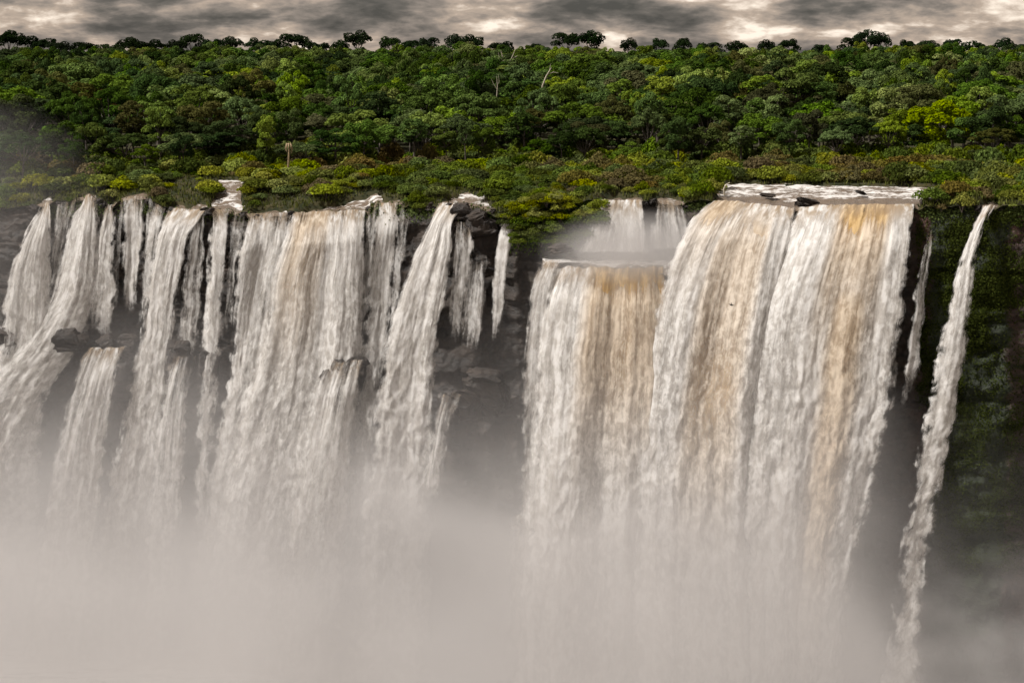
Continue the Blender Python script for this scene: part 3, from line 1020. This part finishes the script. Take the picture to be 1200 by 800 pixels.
TREES = {
    'round': [make_tree_meshes('round', 300 + i, 4.8, 14.0) for i in range(5)],
    'broad': [make_tree_meshes('broad', 320 + i, 6.0, 14.5) for i in range(3)],
    'tall': [make_tree_meshes('tall', 340 + i, 3.9, 16.0) for i in range(3)],
    'dome': [make_tree_meshes('dome', 380 + i, 5.2, 12.0) for i in range(2)],
    'umbrella': [make_tree_meshes('umbrella', 360 + i, 5.2, 17.0, leaf=0.34, per=52) for i in range(5)],
}
SHRUBS = []
for i in range(5):
    rng = np.random.default_rng(400 + i)
    cs, rs = crown_shape('mound', rng, 2.0, 2.1)
    V, Fc, tint = leaf_faces(cs, rs, 150, 0.17, rng, 0.8, bottom=-0.2)
    me = mesh_np('foliage', V, Fc, LEAF['shrub'], smooth=False)
    fattr(me, 'tint', tint)
    tubes = [([(0, 0, -.6), (c[0] * .4, c[1] * .4, c[2] * .4), c], [0.07, 0.05, 0.02]) for c in cs[::2]]
    SHRUBS.append((me, trunk_mesh('stem', tubes, MAT['bark'])))


def set_mat(o, mat):
    o.material_slots[0].link = 'OBJECT'
    o.material_slots[0].material = mat


def put_tree(X, Y, Z, pair, s, sz, rot, leafm, label, group=None, name='tree', cat='tree', parts=('crown', 'trunk'), bark=None):
    root = link(name, None, loc=(float(X), float(Y), float(Z)))
    root.rotation_euler = (0, 0, rot)
    root.scale = (s, s, sz)
    tag(root, label, cat, group)
    c = link(parts[0], pair[0], root)
    set_mat(c, LEAF[leafm])
    tk = link(parts[1], pair[1], root)
    if bark:
        set_mat(tk, MAT[bark])
    return root


def gz_at(X, Y):
    return ground_z(c_of(X, Y), Y)


# ------------------------------------------------------------------ forest layout
def front_edge(c):
    return np.interp(c, [-300, 0, 160, 230, 340, 480, 620, 800, 900, 1020, 1100, 1500], [348, 348, 349, 355, 359, 360, 358, 356, 360, 358, 353, 350])


pts = []
sp = 9.4
Yv = 342.0
row = 0
while Yv < 930:
    half = Yv * 0.335 + 14
    xs = np.arange(-half, half, sp) + (row % 2) * sp * .5
    for xx in xs:
        pts.append((xx + random.uniform(-.42, .42) * sp, Yv + random.uniform(-.42, .42) * sp))
    Yv += sp * (0.92 if Yv < 600 else 1.15)
    row += 1
pts = np.array(pts)
cpt = c_of(pts[:, 0], pts[:, 1])
keep = pts[:, 1] > front_edge(cpt)
pts, cpt = pts[keep], cpt[keep]
zpt = ground_z(cpt, pts[:, 1])
infront = pts[:, 1] - front_edge(cpt)
order = np.argsort(infront)
# clearings for the hand-placed trees
SPECIAL = [  # photo x, photo y of crown top, depth, kind, variant, leaf, crown width px, label, bark
    (1098, 116, 392, 'dome', 0, 'vivid', 90, 'broad vivid yellow-green tree glowing above the other crowns', None),
    (1030, 135, 408, 'broad', 2, 'bright', 66, 'light green domed tree beside the vivid yellow-green tree', None),
    (985, 122, 425, 'round', 1, 'grey', 50, 'pale grey-green feathery-crowned tree among dark crowns', None),
    (1010, 130, 418, 'round', 3, 'olive', 34, 'small olive-yellow tree tucked beside the pale grey-green tree', None),
    (420, 128, 392, 'dome', 1, 'bright', 88, 'large domed light green tree at the forest front', None),
    (375, 132, 404, 'round', 2, 'grey', 46, 'grey-olive round tree beside the large domed light green tree', None),
    (125, 103, 440, 'broad', 1, 'rust', 52, 'rusty brown-crowned tree in the dark part of the forest', None),
    (305, 126, 412, 'round', 4, 'olive', 48, 'dark olive mop-headed tree near the bare tan snag', None),
    (670, 96, 470, 'broad', 2, 'bright', 50, 'flat-domed light green tree under the white leaning snag', None),
    (920, 165, 392, 'broad', 1, 'bright', 56, 'low spreading light green tree at the edge of the shrubs', None),
    (700, 66, 640, 'broad', 0, 'olive', 42, 'flat olive-topped tree below the skyline', None),
]
blocked = np.zeros(len(pts), bool)
for s in SPECIAL:
    X, Y, Z = px(s[0], s[1], s[2])
    blocked |= (np.hypot(pts[:, 0] - X, (pts[:, 1] - Y)) < s[6] * s[2] / F * 0.42)
    # nothing tall right in front of it
    fr = (np.abs(pts[:, 0] * s[2] / pts[:, 1] - X) < s[6] * s[2] / F * 0.4) & (pts[:, 1] < Y) & (pts[:, 1] > Y - (40 if s[5] in ('vivid', 'grey') else 16))
    blocked |= fr
for (cx_, yb_, Yd_) in ((338, 207, 350), (581, 126, 428), (636, 100, 470), (592, 80, 600)):
    Xs = float(px(cx_, yb_, Yd_)[0])
    blocked |= (np.abs(pts[:, 0] * Yd_ / pts[:, 1] - Xs) < 4.5) & (pts[:, 1] < Yd_ + 4) & (pts[:, 1] > Yd_ - 26)
NATURAL = {'dome': (5.2, 12.0), 'round': (4.8, 14.0), 'broad': (6.0, 14.5), 'tall': (3.9, 16.0), 'umbrella': (5.2, 17.0)}
for (c, y, Y, kind, var, leafm, wpx, label, bark) in SPECIAL:
    X, _, Zt = px(c, y, Y)
    g = float(gz_at(X, Y))
    R, H = NATURAL[kind]
    s = wpx * Y / F / 2 / (R * 1.12)
    put_tree(X, Y, g, TREES[kind][var], s, max(0.35, (float(Zt) - g) / H), var * 1.3, leafm, label, bark=bark)

def landmark(c):
    return next(t_ for lim, t_ in LAND if c < lim)


SHAPE_TXT = {'round': 'round-crowned', 'broad': 'broad flat-domed', 'tall': 'tall narrow-crowned'}
COL_TXT = {'dark': 'dark green', 'mid': 'mid green', 'bright': 'light green', 'olive': 'olive green', 'shade': 'silhouette-dark green'}
rest = []
count = 0
for i in order:
    if blocked[i]:
        continue
    X, Y = pts[i]
    c, g, d = cpt[i], zpt[i], infront[i]
    kind = random.choices(['round', 'broad', 'tall'], [0.58, 0.26, 0.16])[0]
    var = random.randrange(len(TREES[kind]))
    left_cloud_shade = 1 - sstep(c, 90, 240)  # cloud shadow over the left forest, put into the choice of leaf colours
    wts = [0.30 + 0.4 * left_cloud_shade, 0.42, 0.22 * (1 - left_cloud_shade), 0.08]
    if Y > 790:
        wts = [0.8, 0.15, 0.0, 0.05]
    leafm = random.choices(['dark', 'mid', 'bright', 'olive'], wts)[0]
    R, H = NATURAL[kind]
    ht = np.interp(d, [0, 12, 45, 90], [7.5, 9.0, 12.5, 14.5]) * random.uniform(0.72, 1.25) * float(np.interp(Y, [700, 820], [1.0, 0.64])) * (random.uniform(.8, 1.25) if Y > 760 else 1)
    s = np.interp(d, [0, 40, 120], [0.75, 1.0, 1.15]) * random.uniform(0.62, 1.3)
    rot = random.uniform(0, 6.28)
    on_screen = -25 < c < 1225
    if count < 250 and on_screen:
        count += 1
        where = ('at the forest edge' if d < 14 else 'in the second forest rows' if d < 34 else 'deeper in the forest') + ', upstream of ' + landmark(c)
        lab = f'{SHAPE_TXT[kind]} {COL_TXT[leafm]} tree {where}'
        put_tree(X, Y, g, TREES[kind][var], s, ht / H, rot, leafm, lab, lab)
    else:
        rest.append((X, Y, g, s, ht / H, rot, kind, var, leafm))

# skyline trees with umbrella crowns: photo column, photo row of the top, width
SKY = [(10, 36, 40), (42, 42, 44), (72, 46, 36), (100, 48, 36), (128, 50, 34), (155, 44, 36), (178, 46, 40), (205, 44, 30), (224, 38, 34), (250, 44, 28),
       (268, 43, 32), (300, 44, 30), (322, 44, 28), (345, 38, 44), (372, 48, 36), (400, 47, 22), (420, 35, 36), (455, 40, 32), (480, 46, 28),
       (502, 42, 30), (532, 40, 26), (552, 40, 32), (590, 46, 40), (630, 50, 22), (664, 36, 40), (694, 36, 34), (738, 44, 24), (772, 42, 26), (800, 43, 22),
       (830, 48, 40), (862, 48, 28), (898, 46, 26), (926, 43, 30), (962, 51, 24), (1000, 42, 36), (1018, 35, 34), (1034, 38, 26), (1062, 44, 26), (1086, 46, 34),
       (1116, 44, 32), (1140, 48, 30), (1178, 44, 32), (1202, 48, 30)]
for i, (c, y, wpx) in enumerate(SKY):
    Y = 890 + 14 * math.sin(i * 2.7)
    X, _, Zt = px(c, y, Y)
    g = float(gz_at(X, Y))
    R, H = NATURAL['umbrella']
    s = wpx * Y / F / 2 / (R * 1.1)
    put_tree(X, Y, g, TREES['umbrella'][i % 5], s, (float(Zt) - g) / H, i * 1.9, 'shade',
             'dark umbrella-crowned skyline tree far behind ' + landmark(c), 'skyline trees far behind ' + landmark(c))

# the rest of the forest: one mass, instanced on points
src = bpy.data.collections.new('forest_sources')
keys, idx_of = [], {}
for kind in ('round', 'broad', 'tall'):
    for var in range(len(TREES[kind])):
        for lf in ('dark', 'mid', 'bright', 'olive'):
            keys.append((kind, var, lf))
for n_, key in enumerate(keys):
    o = bpy.data.objects.new('source_%03d' % n_, TREES[key[0]][key[1]][0])
    set_mat(o, LEAF[key[2]])
    src.objects.link(o)
    idx_of[key] = n_


def scatter(name, P, scale, rotz, index, coll, label, kind='stuff'):
    me = bpy.data.meshes.new(name)
    me.vertices.add(len(P))
    me.vertices.foreach_set('co', np.asarray(P, np.float32).ravel())
    vattr(me, 'sc', scale)
    vattr(me, 'ro', np.stack([0 * rotz, 0 * rotz, rotz], 1))
    a = me.attributes.new('ix', 'INT', 'POINT')
    a.data.foreach_set('value', np.asarray(index, np.int32))
    o = link(name, me)
    tag(o, label, kind=kind)
    ng = bpy.data.node_groups.new(name, 'GeometryNodeTree')
    ng.interface.new_socket('Geometry', in_out='INPUT', socket_type='NodeSocketGeometry')
    ng.interface.new_socket('Geometry', in_out='OUTPUT', socket_type='NodeSocketGeometry')
    gi, go = ng.nodes.new('NodeGroupInput'), ng.nodes.new('NodeGroupOutput')
    ci = ng.nodes.new('GeometryNodeCollectionInfo')
    ci.inputs['Collection'].default_value = coll
    ci.inputs['Separate Children'].default_value = True
    ci.inputs['Reset Children'].default_value = True
    ip = ng.nodes.new('GeometryNodeInstanceOnPoints')
    ip.inputs['Pick Instance'].default_value = True

    def named(nm, ty):
        n = ng.nodes.new('GeometryNodeInputNamedAttribute')
        n.data_type = ty
        n.inputs['Name'].default_value = nm
        return n.outputs[0]
    ng.links.new(gi.outputs[0], ip.inputs['Points'])
    ng.links.new(ci.outputs[0], ip.inputs['Instance'])
    ng.links.new(named('ix', 'INT'), ip.inputs['Instance Index'])
    ng.links.new(named('sc', 'FLOAT_VECTOR'), ip.inputs['Scale'])
    er = ng.nodes.new('FunctionNodeEulerToRotation')
    ng.links.new(named('ro', 'FLOAT_VECTOR'), er.inputs[0])
    ng.links.new(er.outputs[0], ip.inputs['Rotation'])
    ng.links.new(ip.outputs[0], go.inputs[0])
    md = o.modifiers.new('scatter', 'NODES')
    md.node_group = ng
    return o


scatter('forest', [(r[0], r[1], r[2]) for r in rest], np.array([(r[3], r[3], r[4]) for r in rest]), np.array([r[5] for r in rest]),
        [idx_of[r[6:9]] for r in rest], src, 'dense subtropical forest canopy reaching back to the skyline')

# ------------------------------------------------------------------ bare snags
def snag(name, label, c, ybase, Y, tubes, mat, cat='dead tree'):
    """tubes in photo pixels relative to the base (dx, up, depth px)"""
    s = Y / F
    X, _, Z = px(c, ybase, Y)
    T = []
    for path, rad in tubes:
        T.append(([(a * s, d * s, b * s) for a, b, d in path], [r * s for r in rad]))
    root = link(name, None, loc=(float(X), float(Y), float(Z)))
    tag(root, label, cat)
    link('trunk', trunk_mesh('trunk', T[:1], mat), root)
    for tb in T[1:]:
        link('branch', trunk_mesh('branch', [tb], mat), root)
    return root


snag('dead_tree', 'bare tan snag with drooping dead fronds rising from the shrubs', 338, 207, 350,
     [([(0, -14, 0), (0, 10, 0), (1, 26, 0), (1, 36, 0)], [1.5, 1.3, 1.2, 1.0])] +
     [([(1, 36, 0), (1 + 2.6 * math.cos(a), 38 + (a % 1), 2.6 * math.sin(a)), (1 + 4 * math.cos(a), 33, 4 * math.sin(a)), (1 + 3.4 * math.cos(a), 26 + a, 3.4 * math.sin(a))], [.6, .7, .6, .2]) for a in (0.2, 0.9, 1.6, 2.5, 3.3, 4.0, 4.7, 5.6)],
     MAT['dead_wood'])
snag('dead_tree', 'slim white bare trunk standing upright among the mid-forest crowns', 581, 126, 428,
     [([(0, -30, 0), (0, 0, 0), (1, 12, 0), (2, 24, 0), (1, 36, 0)], [.8, .75, .65, .5, .25]), ([(2, 20, 0), (-3, 28, 0), (-5, 33, 0)], [.35, .3, .15]), ([(1.5, 24, 0), (4, 30, 0), (3, 38, 0)], [.3, .25, .15])],
     MAT['pale_bark'])
snag('dead_tree', 'white leaning bare snag with a forked tip above the flat-domed tree', 636, 100, 470,
     [([(-6, -30, 0), (0, 0, 0), (4, 10, 0), (10, 20, 0)], [1.1, 1.0, .9, .5]), ([(5, 12, 0), (12, 15, 0), (18, 14, 0)], [.5, .35, .2]), ([(8, 17, 0), (9, 24, 0)], [.4, .2])],
     MAT['pale_bark'])
snag('dead_tree', 'bare-limbed pale tree showing its branches just below the skyline', 592, 80, 600,
     [([(0, -30, 0), (0, 0, 0), (-2, 10, 0), (-5, 20, 0)], [1.1, 1.0, .8, .4]), ([(0, 2, 0), (7, 10, 0), (12, 22, 0)], [.8, .6, .3]), ([(-1, 6, 0), (-7, 13, 0), (-8, 18, 0)], [.5, .4, .2]), ([(5, 9, 0), (14, 14, 0)], [.5, .2])],
     MAT['pale_bark'])
snag('dead_branch', 'small white curved bare branch at the edge of the lip rapids', 849, 226, 301.5,
     [([(0, -3, 0), (-1, 4, 0), (1, 9, 0), (6, 12, 0)], [1.0, .9, .9, .4]), ([(-1, 3, 0), (-4, 4, 0)], [.6, .3])],
     MAT['pale_bark'], 'branch')

# ------------------------------------------------------------------ shrubs on the banks and islands
sh = []
sp = 2.5
for row in range(66):
    dd = -0.2 + row * sp * 0.62
    half = 205
    for X in np.arange(-half, half, sp):
        sh.append((X + random.uniform(-.45, .45) * sp, dd + random.uniform(-.4, .4) * sp))
sh = np.array(sh)
Yg = 300 + sh[:, 1]
for _ in range(4):
    cg = c_of(sh[:, 0], Yg)
    Yg = lip_Y(cg) + np.maximum(sh[:, 1], -0.6)
wt = np.maximum.reduce([wet(cg, Yg), wet(cg, np.maximum(Yg - 1.2, lip_Y(cg) + .1)), wet(cg + 4, Yg), wet(cg - 4, Yg)])
random_keep = RNG.random(len(cg)) < 0.45
clump = fbm(sh[:, 0] / 5.0, Yg / 4.0, 0, 2, 310)
ok = (wt < 0.3) & ((clump > -0.28) | (Yg - lip_Y(cg) < 2.0)) & (Yg < front_edge(cg) + 22) & (random_keep | (Yg < front_edge(cg) - 4)) & (cg > -200) & (cg < 1400)
zg = ground_z(cg, Yg) - 0.5 * (1 - sstep(Yg - lip_Y(cg), -0.3, 0.8))
srcs = bpy.data.collections.new('shrub_sources')
skeys = {}
for v_ in range(5):
    for j, lf in enumerate(('shrub', 'shrub_green', 'dry')):
        o = bpy.data.objects.new('source_%03d' % (v_ * 3 + j), SHRUBS[v_][0])
        set_mat(o, LEAF[lf])
        srcs.objects.link(o)
        skeys[(v_, lf)] = v_ * 3 + j
SH_TXT = {'shrub': 'yellow-green', 'shrub_green': 'deep green', 'dry': 'brownish dry'}
cand = [i for i in np.argsort(sh[:, 1]) if ok[i]]
srest = []
count = 0
for i in cand:
    d = Yg[i] - lip_Y(cg[i])
    c = cg[i]
    fe0 = Yg[i] - front_edge(c)
    tone = float(fbm(sh[i, 0] / 16, Yg[i] / 12, 0, 2, 300))
    green = sstep(c, -50, 150) * 0 + (0.35 if c < 200 else 0.2)
    lf = 'dry' if tone > 0.22 and random.random() < 0.75 else ('shrub_green' if tone < -0.15 or random.random() < green + 0.7 * float(sstep(fe0, -8, 4)) else 'shrub')
    var = random.randrange(5)
    s = random.uniform(0.42, 1.0) ** 1.0 * random.choice([0.8, 1, 1, 1.3, 1.7]) * np.interp(d, [0, 8, 40, 80], [0.8, 0.95, 1.1, 1.3])
    fe = Yg[i] - front_edge(c)
    s = min(1.45, s * (1 + 0.4 * float(sstep(fe, -14, 4))))
    sz = s * random.uniform(0.7, 1.5) * np.interp(d, [0, 10, 60], [0.9, 0.75, 1.0]) * (1 + 0.3 * float(sstep(fe, -8, 8)))
    rot = random.uniform(0, 6.28)
    if count < 280 and -10 < c < 1210 and d < 60:
        count += 1
        where = 'at the cliff lip beside ' if d < 3.5 else 'on the bank upstream of '
        between = landmark(c)
        lab = f'leafy {SH_TXT[lf]} shrub {where}{between}'
        put_tree(sh[i, 0], Yg[i], zg[i] - 0.1, SHRUBS[var], s, sz, rot, lf, lab, lab, name='shrub', cat='shrub', parts=('foliage', 'stem'))
    else:
        srest.append((sh[i, 0], Yg[i], zg[i] - 0.1, s, sz, rot, skeys[(var, lf)]))
r = np.array(srest)
scatter('undergrowth', r[:, :3], np.stack([r[:, 3], r[:, 3], r[:, 4]], 1), r[:, 5], r[:, 6].astype(int), srcs,
        'low tangled undergrowth between the river shrubs and the forest')

# grass and herbs over the banks
ng_ = 70000
dg = RNG.uniform(-0.5, 1, ng_) ** 1
dg = -0.7 + 75 * RNG.random(ng_) ** 1.6
cgv = RNG.uniform(-160, 1360, ng_)
Ygv = lip_Y(cgv) + dg
kp = (wet(cgv, np.maximum(Ygv, lip_Y(cgv) + .1)) < 0.35)
cgv, Ygv = cgv[kp], Ygv[kp]
p = np.stack([X_of(cgv, Ygv), Ygv, ground_z(cgv, Ygv)], 1)
n_ = len(p)
h_ = RNG.uniform(.25, .8, n_)[:, None]
az = RNG.uniform(0, 6.28, n_)
sd = np.stack([np.cos(az), np.sin(az), 0 * az], 1) * RNG.uniform(.10, .28, n_)[:, None]
ln = np.stack([RNG.normal(0, .25, n_), RNG.normal(-.15, .25, n_), np.ones(n_)], 1) * h_
q = np.stack([p - sd * .5 - [0, 0, .1], p + sd * .5 - [0, 0, .1], p + sd * .6 + ln * .6, p + ln], 1).reshape(-1, 3)
me = mesh_np('grass', q, np.arange(len(q)).reshape(-1, 4), LEAF['shrub'], smooth=False)
fattr(me, 'tint', np.repeat(RNG.uniform(0, 1, n_), 4))
tag(link('grass', me), 'tufts of grass and herbs covering the river banks', kind='stuff')

# green bluff shrubs hanging over the recess
for i in range(80):
    c = random.uniform(590, 706)
    t = random.random()
    top = np.interp(c, [590, 640, 680, 710], [232, 220, 222, 232])
    bot = np.interp(c, [590, 610, 650, 690, 710], [268, 284, 290, 276, 250])
    y = top + 6 + (bot - top - 6) * t
    Yb = np.interp(c, [590, 650, 710], [313, 311, 310]) - 0.5 - 2.8 * t
    X, Yq, Z = px(c, y, Yb)
    lf = 'shrub' if t < 0.45 else 'shrub_green'
    s = random.uniform(0.6, 0.95)
    put_tree(X, Yq, Z - 0.8, SHRUBS[i % 5], s, s * 0.9, random.uniform(0, 6), lf,
             'yellow-green bush crowning the green bluff' if t < 0.45 else 'deep green bush hanging down the face of the green bluff',
             'bushes on top of the green bluff' if t < 0.45 else 'bushes down the face of the green bluff', name='bush', cat='bush', parts=('foliage', 'stem'))

# moss and ferns clinging to the cliff
def moss_patch(name, regions, n, size, leafm, label, seed):
    rng = np.random.default_rng(seed)
    ii = []
    tot = sum(w for *_, w in regions)
    P = np.stack([CXd, CYd, CZd], -1)
    cpx, ypx = to_px(CXd, CYd, CZd)
    w = np.zeros(cpx.shape)
    for (xa, xb, ya, yb, wt_) in regions:
        nzs = fbm(CXd / 3.0, CZd / 4.0, 3, 3, seed)
        w = np.maximum(w, wt_ * sstep(cpx, xa - 5, xa + 5) * (1 - sstep(cpx, xb - 5, xb + 5)) * sstep(ypx, ya - 8, ya + 8) * (1 - sstep(ypx, yb - 30, yb)) * (0.12 + sstep(nzs, -0.12, 0.2)))
    w[:7] = 0
    w = w.ravel() / w.sum()
    ids = rng.choice(len(w), n, p=w)
    p = P.reshape(-1, 3)[ids] + rng.normal(size=(n, 3)) * np.array([.25, .2, .3]) - np.array([0, 0.25, 0])
    nn = rng.normal(size=(n, 3)) * .6 + np.array([-.1, -1, .5])
    nn /= np.linalg.norm(nn, axis=1)[:, None]
    a = np.cross(nn, rng.normal(size=(n, 3)))
    a /= np.linalg.norm(a, axis=1)[:, None]
    b = np.cross(nn, a)
    s = size * rng.uniform(.5, 1.5, n)[:, None]
    q = np.stack([p + a * s, p + b * s * .6, p - a * s, p - b * s * .6], 1).reshape(-1, 3)
    me = mesh_np(name, q, np.arange(len(q)).reshape(-1, 4), LEAF[leafm], smooth=False)
    fattr(me, 'tint', np.repeat(rng.uniform(0, 1, n), 4))
    tag(link(name, me), label, kind='stuff')


moss_patch('cliff_moss', [(1076, 1166, 256, 480, 1.0), (1150, 1440, 250, 660, 0.6), (1090, 1300, 440, 680, 0.6)], 84000, 0.15, 'moss',
           'green moss and ferns clinging to the red cliff around the slender fall', 500)
moss_patch('lip_growth', [(60, 590, 236, 262, .6), (1065, 1440, 236, 262, 1.0), (800, 840, 238, 262, .7)], 16000, 0.16, 'shrub_green', 'hanging grass and ferns along the cliff lip', 505)
moss_patch('bluff_moss', [(592, 705, 225, 300, 1.0)], 9000, 0.16, 'mid', 'moss on the rock face of the green bluff', 510)

# ------------------------------------------------------------------ a bird over the falls
def bird():
    s = 1.0
    X, Y, Z = px(857, 357, 262)
    body = [([(0, -.22, 0), (0, -.1, .01), (0, .05, .01), (0, .2, 0), (0, .34, -.01)], [.02, .06, .07, .05, .02])]
    root = link('bird', None, loc=(float(X), float(Y), float(Z)))
    root.rotation_euler = (1.15, 0.25, 0.5)
    tag(root, 'tiny dark bird gliding in front of the big brown-and-white curtain', 'bird')
    m = plain_material('bird_feathers', (0.015, 0.013, 0.012), (0.03, 0.027, 0.024), 20)
    link('body', trunk_mesh('body', body, m), root)
    for sg in (-1, 1):
        V = [(0.04 * sg, -.10, .02), (0.24 * sg, -.14, .06), (.52 * sg, .05, .0), (.22 * sg, .02, .05), (.04 * sg, .10, .02)]
        V = V + [(a, b, c - .012) for a, b, c in V]
        bm = bmesh.new()
        vv = [bm.verts.new(v) for v in V]
        bm.faces.new(vv[:5]); bm.faces.new(vv[5:][::-1])
        for k in range(5):
            bm.faces.new((vv[k], vv[5 + k], vv[5 + (k + 1) % 5], vv[(k + 1) % 5]))
        bmesh.ops.recalc_face_normals(bm, faces=bm.faces)
        me = bpy.data.meshes.new('wing'); bm.to_mesh(me); bm.free(); me.materials.append(m)
        link('wing', me, root)


bird()

# ------------------------------------------------------------------ mist rising from the gorge
def mist():
    m, mt = new_mat('mist')
    pv = mt.nodes.new('ShaderNodeVolumePrincipled')
    pv.inputs['Color'].default_value = (0.76, 0.742, 0.735, 1)
    pv.inputs['Anisotropy'].default_value = 0.25
    pv.inputs['Density'].default_value = 1.0
    out(mt, None, pv.outputs[0])
    t = bpy.data.node_groups.new('mist', 'GeometryNodeTree')
    t.interface.new_socket('Geometry', in_out='INPUT', socket_type='NodeSocketGeometry')
    t.interface.new_socket('Geometry', in_out='OUTPUT', socket_type='NodeSocketGeometry')
    go = t.nodes.new('NodeGroupOutput')
    pos = t.nodes.new('GeometryNodeInputPosition').outputs[0]
    sep = t.nodes.new('ShaderNodeSeparateXYZ')
    t.links.new(pos, sep.inputs[0])
    x, y, z = sep.outputs
    nb = noise(t, vmul(t, pos, (1 / 30., 1 / 34., 1 / 24.)), 1.0, 4, 0.55, 0.7)
    # plume height varies along the wall: high at the far end and middle, low by the mossy cliff
    cr = t.nodes.new('ShaderNodeFloatCurve')
    t.links.new(ramp(t, x, -110, 110, 0, 1, smooth=False), cr.inputs['Value'])
    cu = cr.mapping.curves[0]
    while len(cu.points) < len(MIST_CURVE):
        cu.points.new(0.5, 0.5)
    for p, (a, b) in zip(cu.points, MIST_CURVE):
        p.location = (a, b)
    cr.mapping.update()
    top = mathn(t, 'MULTIPLY', mathn(t, 'SUBTRACT', cr.outputs[0], 0.5), 40.0)
    hz = mathn(t, 'SUBTRACT', mathn(t, 'ADD', z, 44.0), top)
    hz = mathn(t, 'SUBTRACT', hz, mathn(t, 'MULTIPLY', mathn(t, 'SUBTRACT', nb, 0.5), 62.0))
    ex = mathn(t, 'POWER', 2.718, mathn(t, 'MULTIPLY', hz, -1 / MIST_FALL))
    d1 = mathn(t, 'MINIMUM', mathn(t, 'MULTIPLY', ex, MIST_D), 0.07)
    wd = mathn(t, 'ADD', mathn(t, 'ADD', y, mathn(t, 'MULTIPLY', x, 0.32)), -312.0)
    d1 = mathn(t, 'MULTIPLY', d1, ramp(t, wd, -75, -8, 0.22, 1.0))
    d1 = mathn(t, 'MULTIPLY', d1, mathn(t, 'MULTIPLY', ramp(t, y, MY0, MY0 + 25), ramp(t, z, 12, -4)))

    def blob(cx, cyy, cz, rx, ry, rz, amt):
        a = mathn(t, 'POWER', mathn(t, 'DIVIDE', mathn(t, 'SUBTRACT', x, cx), rx), 2)
        b = mathn(t, 'POWER', mathn(t, 'DIVIDE', mathn(t, 'SUBTRACT', y, cyy), ry), 2)
        c = mathn(t, 'POWER', mathn(t, 'DIVIDE', mathn(t, 'SUBTRACT', z, cz), rz), 2)
        s_ = mathn(t, 'ADD', mathn(t, 'ADD', a, b), c)
        return mathn(t, 'MULTIPLY', ramp(t, s_, 1.0, 0.0), amt)
    hazy = mathn(t, 'MULTIPLY', blob(-112, 325, -8, 52, 45, 40, 0.005), ramp(t, nb, 0.3, 0.65, 0.4, 1.2))
    pool = blob(20, 300, -8.5, 17, 9.5, 7.5, 0.15)
    wisp = mathn(t, 'MULTIPLY', blob(72, 280, -66, 30, 30, 22, 0.06), ramp(t, noise(t, vmul(t, pos, (1 / 13., 1 / 13., 1 / 9.)), 1.0, 4, 0.6, 1.2), 0.46, 0.66))
    d = mathn(t, 'ADD', mathn(t, 'ADD', mathn(t, 'ADD', d1, wisp), hazy), pool)
    d = mathn(t, 'MULTIPLY', d, ramp(t, d, 0.0006, 0.0014))
    vc = t.nodes.new('GeometryNodeVolumeCube')
    t.links.new(d, vc.inputs['Density'])
    vc.inputs['Min'].default_value = (-135, MY0, -81)
    vc.inputs['Max'].default_value = (115, MY1, 13)
    vc.inputs['Resolution X'].default_value = 100
    vc.inputs['Resolution Y'].default_value = 58
    vc.inputs['Resolution Z'].default_value = 48
    sm = t.nodes.new('GeometryNodeSetMaterial')
    sm.inputs['Material'].default_value = m
    t.links.new(vc.outputs[0], sm.inputs[0])
    t.links.new(sm.outputs[0], go.inputs[0])
    bm = bmesh.new()
    bmesh.ops.create_cube(bm, size=1.0)
    bmesh.ops.scale(bm, vec=(250, MY1 - MY0, 94), verts=bm.verts)
    bmesh.ops.translate(bm, vec=(-10, (MY0 + MY1) / 2, -34), verts=bm.verts)
    me = bpy.data.meshes.new('mist')
    bm.to_mesh(me)
    bm.free()
    me.materials.append(m)
    o = link('mist', me)
    tag(o, 'pale spray mist rising from the foot of the falls', kind='stuff')
    md = o.modifiers.new('mist', 'NODES')
    md.node_group = t
    m.cycles.volume_step_rate = MIST_STEP
    return o


MY0, MY1 = 205.0, 352.0
MIST_STEP = 2.0
MIST_FALL, MIST_D = 9.5, 0.012
MIST_CURVE = [(0.0, 0.72), (0.15, 0.66), (0.4, 0.58), (0.58, 0.78), (0.68, 0.76), (0.74, 0.42), (0.78, 0.12), (1.0, 0.0)]
mist()
